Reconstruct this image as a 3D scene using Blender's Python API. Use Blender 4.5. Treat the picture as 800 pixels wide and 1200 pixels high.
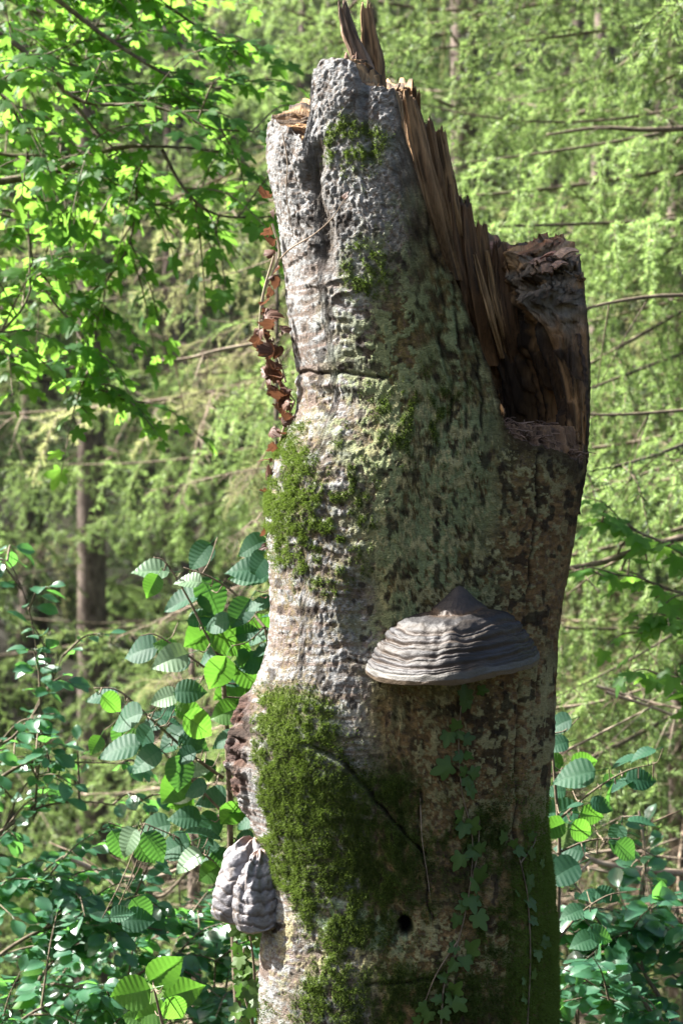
import bpy, math, random
import numpy as np
from mathutils import Vector, Matrix

R = math.radians
rnd = random.Random(7)
rng = np.random.default_rng(7)
scene = bpy.context.scene
for o in list(bpy.data.objects):
    bpy.data.objects.remove(o)
COL = scene.collection

# ------------------------------------------------------------------ camera
CAM_Y, CAM_Z, FPX = -3.5, 1.75, 2380.0           # FPX = focal length in photo pixels (1200 px high)
cam_d = bpy.data.cameras.new('camera')
cam = bpy.data.objects.new('camera', cam_d)
COL.objects.link(cam)
cam.location = (0, CAM_Y, CAM_Z)
cam.rotation_euler = (R(90), 0, 0)
cam_d.sensor_fit = 'VERTICAL'
cam_d.sensor_height = 36.0
cam_d.sensor_width = 24.0
cam_d.lens = 36.0 * FPX / 1200.0
cam_d.clip_start = 0.05
cam_d.clip_end = 2000
cam_d.dof.use_dof = True
cam_d.dof.focus_distance = 3.3
cam_d.dof.aperture_fstop = 7.1
scene.camera = cam

# ------------------------------------------------------------------ sky, sun, exposure
SUN_EL, SUN_AZ = 42.0, -71.0      # azimuth measured from +Y (away from the camera) towards +X
world = bpy.data.worlds.new('World')
scene.world = world
world.use_nodes = True
wn = world.node_tree
bg = wn.nodes['Background']
sky = wn.nodes.new('ShaderNodeTexSky')
sky.sky_type = 'NISHITA'
sky.sun_disc = False
sky.sun_elevation = R(SUN_EL)
sky.sun_rotation = R(SUN_AZ)
sky.air_density = 1.0
sky.dust_density = 5.0
sky.ozone_density = 0.4
wn.links.new(sky.outputs[0], bg.inputs[0])
bg.inputs[1].default_value = 0.056
sd = bpy.data.lights.new('sun', 'SUN')
sd.energy = 5.0
sd.angle = R(0.5)
sd.color = (1.0, 0.965, 0.91)
sun = bpy.data.objects.new('sun', sd)
COL.objects.link(sun)
sdir = Vector((math.cos(R(SUN_EL)) * math.sin(R(SUN_AZ)), math.cos(R(SUN_EL)) * math.cos(R(SUN_AZ)), math.sin(R(SUN_EL))))
sun.rotation_euler = sdir.to_track_quat('Z', 'Y').to_euler()
scene.view_settings.view_transform = 'Standard'
scene.view_settings.look = 'None'
scene.view_settings.exposure = 2.45
scene.view_settings.gamma = 1.0
scene.cycles.max_bounces = 8
scene.cycles.transmission_bounces = 6
scene.cycles.diffuse_bounces = 4
scene.cycles.caustics_reflective = False
scene.cycles.caustics_refractive = False
scene.cycles.use_denoising = True


def W(px, py, y=0.0):
    """photo pixel -> world point at depth plane y (used to take sizes and places from the photograph)"""
    d = y - CAM_Y
    return Vector(((px - 400) * d / FPX, y, CAM_Z + (600 - py) * d / FPX))


# ------------------------------------------------------------------ numpy noise
_T = np.random.default_rng(3).random((64, 64, 64)).astype(np.float32)


def vnoise(x, y, z):
    xi = np.floor(x).astype(np.int64); yi = np.floor(y).astype(np.int64); zi = np.floor(z).astype(np.int64)
    fx = (x - xi); fy = (y - yi); fz = (z - zi)
    fx = fx * fx * (3 - 2 * fx); fy = fy * fy * (3 - 2 * fy); fz = fz * fz * (3 - 2 * fz)
    x0 = xi & 63; x1 = (xi + 1) & 63; y0 = yi & 63; y1 = (yi + 1) & 63; z0 = zi & 63; z1 = (zi + 1) & 63
    a = _T[x0, y0, z0] * (1 - fx) + _T[x1, y0, z0] * fx
    b = _T[x0, y1, z0] * (1 - fx) + _T[x1, y1, z0] * fx
    c = _T[x0, y0, z1] * (1 - fx) + _T[x1, y0, z1] * fx
    d = _T[x0, y1, z1] * (1 - fx) + _T[x1, y1, z1] * fx
    return (a * (1 - fy) + b * fy) * (1 - fz) + (c * (1 - fy) + d * fy) * fz * 1.0


def fbm(x, y, z, o=4, g=0.5):
    s = 0; a = 1.0; t = 0
    for i in range(o):
        s = s + a * vnoise(x * 2 ** i + 13.7 * i, y * 2 ** i + 5.1 * i, z * 2 ** i + 7.9 * i)
        t += a; a *= g
    return s / t


def sst(a, b, x):
    t = np.clip((x - a) / (b - a), 0, 1)
    return t * t * (3 - 2 * t)


def cells(x, y):
    """2D Voronoi: distance to nearest, second nearest, id of nearest"""
    xi = np.floor(x).astype(np.int64); yi = np.floor(y).astype(np.int64)
    d1 = np.full(x.shape, 9.0); d2 = np.full(x.shape, 9.0); ident = np.zeros(x.shape)
    for i in (-1, 0, 1):
        for j in (-1, 0, 1):
            cx = xi + i; cy = yi + j
            rx = _T[cx & 63, cy & 63, 0]; ry = _T[cx & 63, cy & 63, 1]
            d = np.hypot(cx + rx - x, cy + ry - y)
            nearer = d < d1
            d2 = np.where(nearer, d1, np.minimum(d2, d))
            ident = np.where(nearer, _T[cx & 63, cy & 63, 2], ident)
            d1 = np.where(nearer, d, d1)
    return d1, d2, ident


# ------------------------------------------------------------------ mesh / object helpers
def mesh_np(name, verts, faces, mats=(), smooth=True, fmat=None, attrs=None):
    """verts (n,3); faces list of (m,k) int arrays"""
    me = bpy.data.meshes.new(name)
    verts = np.asarray(verts, dtype=np.float32)
    me.vertices.add(len(verts))
    me.vertices.foreach_set('co', verts.ravel())
    faces = [np.asarray(f, dtype=np.int32) for f in faces if len(f)]
    nl = sum(f.size for f in faces); nf = sum(len(f) for f in faces)
    me.loops.add(nl)
    me.loops.foreach_set('vertex_index', np.concatenate([f.ravel() for f in faces]))
    me.polygons.add(nf)
    tot = np.concatenate([np.full(len(f), f.shape[1], dtype=np.int32) for f in faces])
    st = np.concatenate([[0], np.cumsum(tot)[:-1]]).astype(np.int32)
    me.polygons.foreach_set('loop_start', st)
    me.polygons.foreach_set('use_smooth', np.full(nf, smooth, dtype=bool))
    for m in mats:
        me.materials.append(m)
    if fmat is not None:
        me.polygons.foreach_set('material_index', np.asarray(fmat, dtype=np.int32))
    me.update(calc_edges=True)
    for k, v in (attrs or {}).items():
        v = np.asarray(v, dtype=np.float32)
        if v.ndim == 2:
            a = me.attributes.new(k, 'FLOAT_COLOR', 'POINT')
            c = np.ones((len(v), 4), dtype=np.float32); c[:, :3] = v
            a.data.foreach_set('color', c.ravel())
        else:
            a = me.attributes.new(k, 'FLOAT', 'POINT')
            a.data.foreach_set('value', v)
    return me


class Geo:
    """collects shapes, becomes ONE mesh"""
    def __init__(self):
        self.v = []; self.f3 = []; self.f4 = []; self.m3 = []; self.m4 = []; self.t = []; self.n = 0

    def add(self, v, f, mat=0, tint=0.5):
        v = np.asarray(v, dtype=float).reshape(-1, 3)
        f = np.asarray(f, dtype=int)
        self.v.append(v)
        self.t.append(np.broadcast_to(np.asarray(tint, dtype=float), (len(v),)))
        if f.shape[1] == 3:
            self.f3.append(f + self.n); self.m3.append(np.full(len(f), mat))
        else:
            self.f4.append(f + self.n); self.m4.append(np.full(len(f), mat))
        self.n += len(v)

    def tube(self, pts, rad, n=5, mat=0, tint=0.5, jit=0.0, cap=True):
        pts = np.asarray([tuple(p) for p in pts], dtype=float); m = len(pts)
        rad = np.broadcast_to(np.asarray(rad, dtype=float), (m,))
        d = np.gradient(pts, axis=0)
        d /= np.linalg.norm(d, axis=1)[:, None] + 1e-9
        ref = np.array([0.13, 0.21, 1.0]) if abs(d[:, 2]).mean() < 0.8 else np.array([1.0, 0.2, 0.1])
        a = np.cross(d, ref); a /= np.linalg.norm(a, axis=1)[:, None] + 1e-9
        b = np.cross(d, a)
        ang = np.linspace(0, 2 * math.pi, n, endpoint=False)
        rr = rad[:, None] * (1 + jit * (rng.random((m, n)) - 0.5))
        v = pts[:, None] + rr[..., None] * (np.cos(ang)[None, :, None] * a[:, None] + np.sin(ang)[None, :, None] * b[:, None])
        i = np.arange(m - 1)[:, None] * n; j = np.arange(n)[None]
        q = np.stack([i + j, i + (j + 1) % n, i + n + (j + 1) % n, i + n + j], -1).reshape(-1, 4)
        vv = v.reshape(-1, 3)
        self.add(vv, q, mat, tint)
        if cap:
            k = self.n
            self.add(pts[-1:], np.zeros((0, 3), int), mat, tint)
            e = k - n
            jj = np.arange(n)
            self.f3.append(np.stack([e + jj, e + (jj + 1) % n, np.full(n, k)], -1)); self.m3.append(np.full(n, mat))

    def mesh(self, name, mats, smooth=True):
        v = np.concatenate(self.v)
        fs = []; ms = []
        if self.f4:
            f = np.concatenate(self.f4)
            if len(f):
                fs.append(f); ms.append(np.concatenate(self.m4))
        if self.f3:
            f = np.concatenate(self.f3)
            if len(f):
                fs.append(f); ms.append(np.concatenate(self.m3))
        return mesh_np(name, v, fs, mats, smooth, np.concatenate(ms), {'tint': np.concatenate(self.t)})


def obj(name, me, parent=None, kind=None, label=None):
    o = bpy.data.objects.new(name, me)
    COL.objects.link(o)
    if parent is not None:
        o.parent = parent
    if kind:
        o['kind'] = kind
    if label:
        o['label'] = label
    return o


def thing(name, label, cat, loc=(0, 0, 0), group=None, me=None):
    o = bpy.data.objects.new(name, me)
    COL.objects.link(o)
    o.location = loc
    o['label'] = label
    o['category'] = cat
    if group:
        o['group'] = group
    return o


def bez(p, n=14):
    """smooth Catmull-Rom through points"""
    p = [Vector(q) for q in p]
    if len(p) == 2:
        return [p[0].lerp(p[1], i / (n - 1)) for i in range(n)]
    q = [p[0] * 2 - p[1]] + p + [p[-1] * 2 - p[-2]]
    out = []
    segs = len(p) - 1
    for s in range(segs):
        a, b, c, d = q[s:s + 4]
        k = max(3, n // segs)
        for i in range(k):
            t = i / k
            out.append(0.5 * ((2 * b) + (c - a) * t + (2 * a - 5 * b + 4 * c - d) * t * t + (3 * b - a - 3 * c + d) * t ** 3))
    out.append(p[-1].copy())
    return out


# ------------------------------------------------------------------ materials
def new_mat(name):
    m = bpy.data.materials.new(name)
    m.use_nodes = True
    nt = m.node_tree
    nt.nodes.clear()
    return m, nt, nt.nodes, nt.links


def nd(nt, t, **kw):
    n = nt.nodes.new(t)
    for k, v in kw.items():
        if k.startswith('i_'):
            key = k[2:]
            n.inputs[int(key) if key.isdigit() else key].default_value = v
        else:
            setattr(n, k, v)
    return n


def leaf_mat(name, lo, hi, trans, rough=0.42, tw=0.45, spec=0.5, vein=0.0):
    m, nt, N, L = new_mat(name)
    oi = nd(nt, 'ShaderNodeObjectInfo')
    at = nd(nt, 'ShaderNodeAttribute', attribute_name='tint')
    tc = nd(nt, 'ShaderNodeNewGeometry')
    nz = nd(nt, 'ShaderNodeTexNoise', i_Scale=45.0, i_Detail=3.0)
    L.new(tc.outputs['Position'], nz.inputs['Vector'])
    a1 = nd(nt, 'ShaderNodeMath', operation='MULTIPLY', i_1=0.55)
    L.new(oi.outputs['Random'], a1.inputs[0])
    a2 = nd(nt, 'ShaderNodeMath', operation='MULTIPLY_ADD', i_1=0.6)
    L.new(at.outputs['Fac'], a2.inputs[0]); L.new(a1.outputs[0], a2.inputs[2])
    a3 = nd(nt, 'ShaderNodeMath', operation='MULTIPLY_ADD', i_1=0.3)
    a3.use_clamp = True
    L.new(nz.outputs['Fac'], a3.inputs[0]); L.new(a2.outputs[0], a3.inputs[2])
    sub = nd(nt, 'ShaderNodeMath', operation='SUBTRACT', i_1=0.2)
    L.new(a3.outputs[0], sub.inputs[0])
    mx = nd(nt, 'ShaderNodeMix', data_type='RGBA')
    mx.inputs['A'].default_value = (*lo, 1); mx.inputs['B'].default_value = (*hi, 1)
    L.new(sub.outputs[0], mx.inputs['Factor'])
    mt = nd(nt, 'ShaderNodeMix', data_type='RGBA')
    mt.inputs['A'].default_value = (*[c * 0.75 for c in trans], 1); mt.inputs['B'].default_value = (*[min(1, c * 1.25) for c in trans], 1)
    L.new(sub.outputs[0], mt.inputs['Factor'])
    p = nd(nt, 'ShaderNodeBsdfPrincipled', i_Roughness=rough)
    p.inputs['Specular IOR Level'].default_value = spec
    L.new(mx.outputs['Result'], p.inputs['Base Color'])
    t = nd(nt, 'ShaderNodeBsdfTranslucent')
    L.new(mt.outputs['Result'], t.inputs['Color'])
    ms = nd(nt, 'ShaderNodeMixShader', i_0=tw)
    L.new(p.outputs[0], ms.inputs[1]); L.new(t.outputs[0], ms.inputs[2])
    out = nd(nt, 'ShaderNodeOutputMaterial')
    L.new(ms.outputs[0], out.inputs[0])
    return m


def rough_mat(name, c1, c2, scale=30, rough=0.85, stretch=(1, 1, 1), bump=0.4, dist=0.004, detail=6, spec=0.25, c3=None):
    m, nt, N, L = new_mat(name)
    tc = nd(nt, 'ShaderNodeTexCoord')
    mp = nd(nt, 'ShaderNodeMapping')
    mp.inputs['Scale'].default_value = stretch
    L.new(tc.outputs['Object'], mp.inputs[0])
    nz = nd(nt, 'ShaderNodeTexNoise', i_Scale=scale, i_Detail=detail, i_Roughness=0.65)
    L.new(mp.outputs[0], nz.inputs['Vector'])
    at = nd(nt, 'ShaderNodeAttribute', attribute_name='tint')
    ad = nd(nt, 'ShaderNodeMath', operation='MULTIPLY_ADD', i_1=0.35, i_2=-0.17)
    L.new(at.outputs['Fac'], ad.inputs[0])
    ad2 = nd(nt, 'ShaderNodeMath', operation='ADD')
    L.new(nz.outputs['Fac'], ad2.inputs[0]); L.new(ad.outputs[0], ad2.inputs[1])
    cr = nd(nt, 'ShaderNodeValToRGB')
    e = cr.color_ramp.elements
    e[0].position = 0.34; e[0].color = (*c1, 1)
    e[1].position = 0.66; e[1].color = (*c2, 1)
    if c3:
        x = e.new(0.76); x.color = (*c3, 1)
    L.new(ad2.outputs[0], cr.inputs[0])
    p = nd(nt, 'ShaderNodeBsdfPrincipled', i_Roughness=rough)
    p.inputs['Specular IOR Level'].default_value = spec
    L.new(cr.outputs[0], p.inputs['Base Color'])
    b = nd(nt, 'ShaderNodeBump', i_Strength=bump, i_Distance=dist)
    L.new(nz.outputs['Fac'], b.inputs['Height'])
    L.new(b.outputs[0], p.inputs['Normal'])
    out = nd(nt, 'ShaderNodeOutputMaterial')
    L.new(p.outputs[0], out.inputs[0])
    return m


def painted_mat(name, s1=420, s2=90, stretch=(1, 1, 1), contrast=0.35, bump=0.6, dist=0.002, rough=0.88, spec=0.2):
    """colour from the 'albedo' attribute (computed in code), with fine grain and relief from noise nodes"""
    m, nt, N, L = new_mat(name)
    tc = nd(nt, 'ShaderNodeTexCoord')
    mp = nd(nt, 'ShaderNodeMapping'); mp.inputs['Scale'].default_value = stretch
    L.new(tc.outputs['Object'], mp.inputs[0])
    n1 = nd(nt, 'ShaderNodeTexNoise', i_Scale=float(s1), i_Detail=4.0, i_Roughness=0.6)
    n2 = nd(nt, 'ShaderNodeTexNoise', i_Scale=float(s2), i_Detail=6.0, i_Roughness=0.7)
    L.new(mp.outputs[0], n1.inputs['Vector']); L.new(mp.outputs[0], n2.inputs['Vector'])
    av = nd(nt, 'ShaderNodeMath', operation='ADD')
    L.new(n1.outputs['Fac'], av.inputs[0]); L.new(n2.outputs['Fac'], av.inputs[1])
    mr = nd(nt, 'ShaderNodeMapRange')
    mr.inputs['From Min'].default_value = 0.65; mr.inputs['From Max'].default_value = 1.35
    mr.inputs['To Min'].default_value = 1 - contrast; mr.inputs['To Max'].default_value = 1 + contrast
    L.new(av.outputs[0], mr.inputs['Value'])
    at = nd(nt, 'ShaderNodeAttribute', attribute_name='albedo')
    vm = nd(nt, 'ShaderNodeVectorMath', operation='SCALE')
    L.new(at.outputs['Color'], vm.inputs[0]); L.new(mr.outputs[0], vm.inputs['Scale'])
    p = nd(nt, 'ShaderNodeBsdfPrincipled', i_Roughness=rough)
    p.inputs['Specular IOR Level'].default_value = spec
    L.new(vm.outputs[0], p.inputs['Base Color'])
    b = nd(nt, 'ShaderNodeBump', i_Strength=bump, i_Distance=dist)
    L.new(av.outputs[0], b.inputs['Height']); L.new(b.outputs[0], p.inputs['Normal'])
    out = nd(nt, 'ShaderNodeOutputMaterial')
    L.new(p.outputs[0], out.inputs[0])
    return m


M_bark = painted_mat('snag_bark', 400, 130, (0.6, 0.6, 1.7), 0.5, 1.0, 0.005)
M_wood = painted_mat('snag_wood', 300, 60, (1, 1, 0.09), 0.5, 0.8, 0.004, 0.75, 0.3)
M_fungus = painted_mat('fungus_skin', 260, 60, (1, 1, 1.6), 0.3, 0.5, 0.002, 0.6, 0.4)
M_moss = leaf_mat('moss', (0.024, 0.040, 0.010), (0.14, 0.205, 0.04), (0.13, 0.20, 0.03), 0.8, 0.3, 0.1)
M_needle = leaf_mat('spruce_needles', (0.005, 0.022, 0.013), (0.35, 0.475, 0.185), (0.49, 0.72, 0.21), 0.5, 0.30, 0.25)  # low tone nearly black: shade of the darker boughs put into the needle colour
M_needle_b = leaf_mat('spruce_needles_yellow', (0.03, 0.035, 0.018), (0.46, 0.46, 0.24), (0.60, 0.66, 0.28), 0.5, 0.34, 0.2)
M_needle_f = leaf_mat('far_needles_darkened', (0.008, 0.026, 0.018), (0.19, 0.26, 0.12), (0.28, 0.44, 0.15), 0.5, 0.30, 0.2)  # darkened needle copy: shade between the far trees painted into the colour
M_twig = rough_mat('twig_bark', (0.06, 0.045, 0.03), (0.20, 0.16, 0.11), 60, bump=0.3, dist=0.001)
M_deadtwig = rough_mat('dead_twig', (0.12, 0.08, 0.055), (0.36, 0.29, 0.22), 40, bump=0.3, dist=0.001, c3=(0.30, 0.33, 0.17))
M_sprucebark = rough_mat('spruce_bark', (0.045, 0.032, 0.026), (0.21, 0.165, 0.135), 28, bump=0.8, dist=0.01, stretch=(1, 1, 0.45), c3=(0.26, 0.27, 0.20))
M_hazel = leaf_mat('hazel_leaf', (0.012, 0.058, 0.036), (0.030, 0.10, 0.048), (0.10, 0.28, 0.04), 0.6, 0.38, 0.22)
M_hazel_y = leaf_mat('hazel_leaf_lime', (0.045, 0.14, 0.020), (0.085, 0.19, 0.035), (0.13, 0.34, 0.035), 0.45, 0.5, 0.4)  # lighter, yellower copy of the hazel leaf
M_hazel_p = leaf_mat('hazel_leaf_pale', (0.09, 0.17, 0.09), (0.15, 0.24, 0.13), (0.2, 0.32, 0.10), 0.5, 0.3, 0.4)
M_maple = leaf_mat('maple_leaf', (0.018, 0.075, 0.016), (0.08, 0.18, 0.035), (0.26, 0.54, 0.07), 0.5, 0.55, 0.2)
M_shrub = leaf_mat('beech_leaf', (0.018, 0.080, 0.052), (0.060, 0.165, 0.085), (0.15, 0.42, 0.07), 0.36, 0.4, 0.7)
M_ivy = leaf_mat('ivy_leaf', (0.025, 0.062, 0.012), (0.08, 0.145, 0.028), (0.08, 0.2, 0.025), 0.45, 0.25, 0.3)
M_brown = leaf_mat('withered_leaf', (0.040, 0.022, 0.016), (0.14, 0.065, 0.04), (0.14, 0.06, 0.03), 0.6, 0.3, 0.3)
M_fern = leaf_mat('fern_frond', (0.03, 0.11, 0.02), (0.09, 0.2, 0.04), (0.12, 0.34, 0.04), 0.5, 0.4, 0.4)
M_ground = rough_mat('forest_floor', (0.022, 0.02, 0.012), (0.07, 0.075, 0.03), 1.6, bump=0.7, dist=0.08, detail=10, c3=(0.14, 0.10, 0.05))
M_litter = rough_mat('litter', (0.05, 0.03, 0.02), (0.22, 0.14, 0.10), 80, bump=0.2, dist=0.001)
M_black = rough_mat('deep_hole', (0.004, 0.003, 0.003), (0.012, 0.009, 0.007), 60)

# ------------------------------------------------------------------ terrain
def ground_z(x, y):
    x = np.asarray(x, float); y = np.asarray(y, float)
    z = -0.36 * np.clip(y - 0.4, 0, 9.6)
    z = z + np.where(y > 13, 0.72 * (np.clip(y, 13, 75) - 13), 0)
    z = z + 0.10 * np.clip(-x - 1.5, 0, 20) * (y < 60) * -0.4
    z = z + (fbm(x * 0.3 + 50, y * 0.3 + 50, 0 * x + 3, 4) - 0.5) * 0.7 * sst(1.0, 4.0, np.hypot(x, y))
    z = z + (fbm(x * 2 + 50, y * 2 + 50, 0 * x + 3, 3) - 0.5) * 0.08
    return z


gx = np.concatenate([-np.geomspace(300, 12, 30), np.linspace(-11.5, 11.5, 110), np.geomspace(12, 300, 30)])
gy = np.concatenate([-np.geomspace(300, 8, 24), np.linspace(-7.5, 40, 180), np.geomspace(41, 500, 36)])
GX, GY = np.meshgrid(gx, gy)
gv = np.stack([GX, GY, ground_z(GX, GY)], -1).reshape(-1, 3)
nx_, ny_ = len(gx), len(gy)
ii, jj = np.meshgrid(np.arange(nx_ - 1), np.arange(ny_ - 1))
k0 = (jj * nx_ + ii).ravel()
o = obj('ground', mesh_np('ground', gv, [np.stack([k0, k0 + 1, k0 + nx_ + 1, k0 + nx_], -1)], [M_ground]), kind='structure')


def gz(x, y):
    return float(ground_z(np.array([x]), np.array([y]))[0])


# ------------------------------------------------------------------ the broken beech trunk
snag = thing('dead_tree', 'thick broken dead beech trunk with hollow splintered top, pale bark, lichen and moss', 'tree', (0, 0, 0))

PYS = np.array([-100, 60, 150, 200, 250, 300, 350, 400, 450, 480, 500, 550, 600, 650, 700, 750, 800, 850, 900, 950, 1000, 1050, 1100, 1200, 1400, 1700, 1800])
LFT = np.array([322, 321, 319, 320, 326, 331, 336, 342, 350, 351, 343, 324, 318, 316, 316, 315, 310, 304, 303, 305, 309, 311, 308, 303, 292, 240, 200])
RGT = np.array([668, 668, 668, 672, 676, 680, 682, 685, 686, 687, 687, 684, 673, 665, 658, 651, 648, 645, 641, 638, 638, 641, 645, 644, 655, 700, 740])


def axis_rad(z):
    py = 600 - (z - CAM_Z) * 680
    l = np.interp(py, PYS, LFT); r = np.interp(py, PYS, RGT)
    return ((l + r) / 2 - 400) / 680, (r - l) / 2 / 680


# top edge of the bark, angle (0 = towards the camera, + = right) against photo row
TH = np.array([-180, -168, -150, -120, -100, -88, -76, -66, -58, -53, -50, -46, -42, -34, -27, -24, -20, -12, -10.5, -7, -3, 0, 3.5, 6, 9, 13, 18, 22, 27, 34, 48, 62, 70, 74, 78, 84, 92, 100, 110, 120, 130, 140, 148, 155, 161, 166, 170, 173, 176, 178, 180])
TP = np.array([128, 116, 112, 126, 150, 150, 138, 146, 150, 160, 166, 84, 70, 68, 74, 98, 102, 104, 126, 190, 250, 292, 318, 338, 372, 410, 462, 498, 514, 519, 528, 541, 543, 520, 420, 344, 314, 296, 287, 288, 300, 296, 284, 272, 280, 262, 236, 214, 178, 156, 130])
IP = np.array([134, 120, 118, 130, 156, 156, 146, 152, 158, 168, 172, 92, 78, 76, 82, 106, 110, 116, 150, 220, 280, 320, 348, 372, 404, 440, 480, 500, 503, 503, 503, 506, 506, 500, 410, 350, 322, 308, 298, 298, 312, 304, 292, 284, 290, 268, 244, 224, 190, 166, 136])

tf = np.concatenate([np.linspace(-102, 64, 400, endpoint=False), np.linspace(64, 92, 110, endpoint=False), np.linspace(92, 100, 16, endpoint=False)])
tb = np.linspace(100, 258, 250, endpoint=False)
th_deg = np.concatenate([tf, tb])
th = np.radians(th_deg)
thw = np.where(th_deg > 180, th_deg - 360, th_deg)
NC = len(th)
zrow_guess = 2.3
_, rg = axis_rad(np.array([2.3]))
py_o = np.interp(thw, TH, TP)
py_i = np.interp(thw, TH, IP)


def p1(t, f, s):
    return vnoise(t * f + s, 0 * t + s * 1.7, 0 * t + 0.5)


jag = (p1(th, 26, 3) - 0.5) * 26 + (np.floor(p1(th, 60, 9) * 5) / 5 - 0.5) * 18 + (p1(th, 130, 2) - .5) * 12
jw = np.interp(thw, [-180, -110, -100, -12, -6, 20, 26, 70, 80, 180], [1.0, 0.6, 0.22, 0.22, 0.35, 0.3, 0.22, 0.3, 1.1, 1.0])
depth_o = 3.5 - rg * np.cos(th)
Hout = CAM_Z + (600 - (py_o + jag * jw)) * depth_o / FPX
depth_i = 3.5 - rg * 0.8 * np.cos(th)
jag2 = (p1(th, 34, 21) - 0.5) * 26 + (p1(th, 90, 33) - 0.5) * 16
Hin = CAM_Z + (600 - (py_i + jag2 * jw)) * depth_i / FPX
ZF = CAM_Z + (600 - 502) / 680.0
Hin = np.maximum(Hin, ZF)


def kfun(thw, z):
    """inner radius of the hollow as a share of the outer one"""
    py = 600 - (z - CAM_Z) * 680
    k = np.full(np.broadcast(thw, z).shape, 0.80)
    t_ = np.where(thw < 0, thw + 360, thw)
    up = np.interp(t_, [0, 60, 90, 120, 150, 180, 230, 270, 360], [.8, .72, .66, .55, .40, .28, .35, .5, .8])
    lo = np.interp(t_, [0, 60, 90, 120, 150, 180, 230, 270, 360], [.8, .88, .93, .74, .46, .32, .40, .5, .8])
    w_ = sst(300, 490, py + 0 * thw)
    k = up * (1 - w_) + lo * w_
    return np.clip(k, 0.2, 0.95)


# rows of the outside
v = np.concatenate([np.linspace(-0.25, 0.80, 30, endpoint=False)])
NR1 = 850
Zl = np.repeat(v[:, None], NC, 1)
s = np.linspace(0, 1, NR1)[:, None]
Zu = 0.80 + (Hout[None] - 0.80) * s
Zo = np.concatenate([Zl, Zu], 0)
THo = np.broadcast_to(th[None], Zo.shape); TWo = np.broadcast_to(thw[None], Zo.shape)
cx, rr = axis_rad(Zo)
PX0 = (cx + rr * np.sin(THo)); PY0 = -rr * np.cos(THo)
U = 400 + PX0 * FPX / (3.5 + PY0)          # where on the trunk, in photo units
V = 600 - (Zo - CAM_Z) * FPX / (3.5 + PY0)
front = np.cos(THo) > -0.25
arc = THo * 0.25                            # metres round the trunk


def blob(cx_, cy_, rx, ry, rot=0.0, soft=0.35, n=0.0, ns=0.03, seed=0):
    c, s_ = math.cos(R(rot)), math.sin(R(rot))
    du = (U - cx_); dv = (V - cy_)
    a = (du * c + dv * s_) / rx; b = (-du * s_ + dv * c) / ry
    d = np.sqrt(a * a + b * b)
    if n:
        d = d + (fbm(U * ns + seed, V * ns + seed * 2, 0 * U + seed, 4) - 0.5) * n * 2
    return sst(1 + soft, 1 - soft, d) * front


def line(pts, w):
    """soft distance to a polyline drawn on the trunk, 1 on it, 0 beyond w"""
    d = np.full(U.shape, 1e3)
    wob = (fbm(U * 0.05, V * 0.05, 0 * U + 4, 3) - 0.5) * 9
    uu = U + wob; vv = V + (fbm(U * 0.05 + 9, V * 0.05, 0 * U + 8, 3) - 0.5) * 9
    for (x0, y0), (x1, y1) in zip(pts[:-1], pts[1:]):
        l2 = (x1 - x0) ** 2 + (y1 - y0) ** 2
        t = np.clip(((uu - x0) * (x1 - x0) + (vv - y0) * (y1 - y0)) / l2, 0, 1)
        d = np.minimum(d, np.hypot(uu - x0 - t * (x1 - x0), vv - y0 - t * (y1 - y0)))
    return np.exp(-(d / w) ** 2) * front


PXm = 1 / 680.0
disp = np.zeros_like(U)
# large forms
n0 = fbm(arc * 5 + 3, Zo * 4, 0 * U + 1, 3) - 0.5
disp += n0 * 0.020
burl = np.exp(-((TWo + 97) / 25.0) ** 2) * np.exp(-(np.abs(V - 887) / 82.0) ** 2.6)
disp += burl * 0.056
mbul = np.exp(-((TWo + 60) / 24.0) ** 2) * np.exp(-(np.abs(V - 880) / 75.0) ** 2.4)
disp += mbul * 0.016
disp += blob(345, 565, 55, 90, soft=0.6) * 0.008
disp += blob(640, 1110, 40, 90, soft=0.7) * 0.010
disp -= blob(430, 715, 22, 45, soft=0.6) * 0.012
# brow fold over the mossy belly
FOLD = [(285, 872), (330, 862), (365, 872), (400, 890), (432, 925), (462, 962), (500, 1000)]
fy = np.interp(U, [p[0] for p in FOLD], [p[1] for p in FOLD])
below = sst(-3, 5, V - fy) * sst(110, 10, V - fy) * sst(350, 400, U) * sst(500, 460, U) * front
disp += below * 0.007
fold = line(FOLD[2:], 2.0)
disp -= fold * 0.014
# top: the left lobe and the gully beside it
gully = line([(372, 178), (366, 215), (380, 268), (388, 330)], 10) * sst(345, 280, V)
disp -= gully * 0.014
disp -= line([(352, 152), (345, 190), (356, 240)], 5) * 0.007
disp += blob(338, 190, 22, 50, soft=0.7) * 0.010
disp += blob(392, 100, 26, 34, soft=0.5) * 0.010
disp -= line([(432, 95), (428, 140), (438, 190)], 5) * 0.008
# horizontal ring crack and scars
ring = line([(342, 437), (380, 436), (430, 440), (455, 443)], 2.0)
disp -= ring * 0.006
disp += line([(345, 447), (380, 450), (430, 455)], 5) * 0.004
scar = np.maximum(line([(358, 334), (385, 330), (412, 326)], 2.2), line([(392, 350), (415, 341)], 2.2))
disp += scar * 0.004
cut = line([(432, 1156), (470, 1150), (512, 1147)], 2.2)
disp -= cut * 0.006
vcr = np.maximum.reduce([
    line([(632, 530), (628, 580), (621, 640), (617, 700), (612, 745)], 1.9),
    line([(606, 800), (602, 850), (604, 920), (600, 985)], 2.0),
    line([(492, 930), (493, 985), (500, 1040), (505, 1075)], 1.6),
    line([(530, 330), (536, 390), (545, 440), (548, 500)], 2.2),
    line([(512, 312), (520, 360), (512, 400), (530, 450), (528, 500)], 1.9),
    line([(500, 260), (505, 300), (520, 318)], 2.4),
    line([(556, 380), (562, 440), (566, 500)], 2.0)])
disp -= vcr * 0.005
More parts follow.
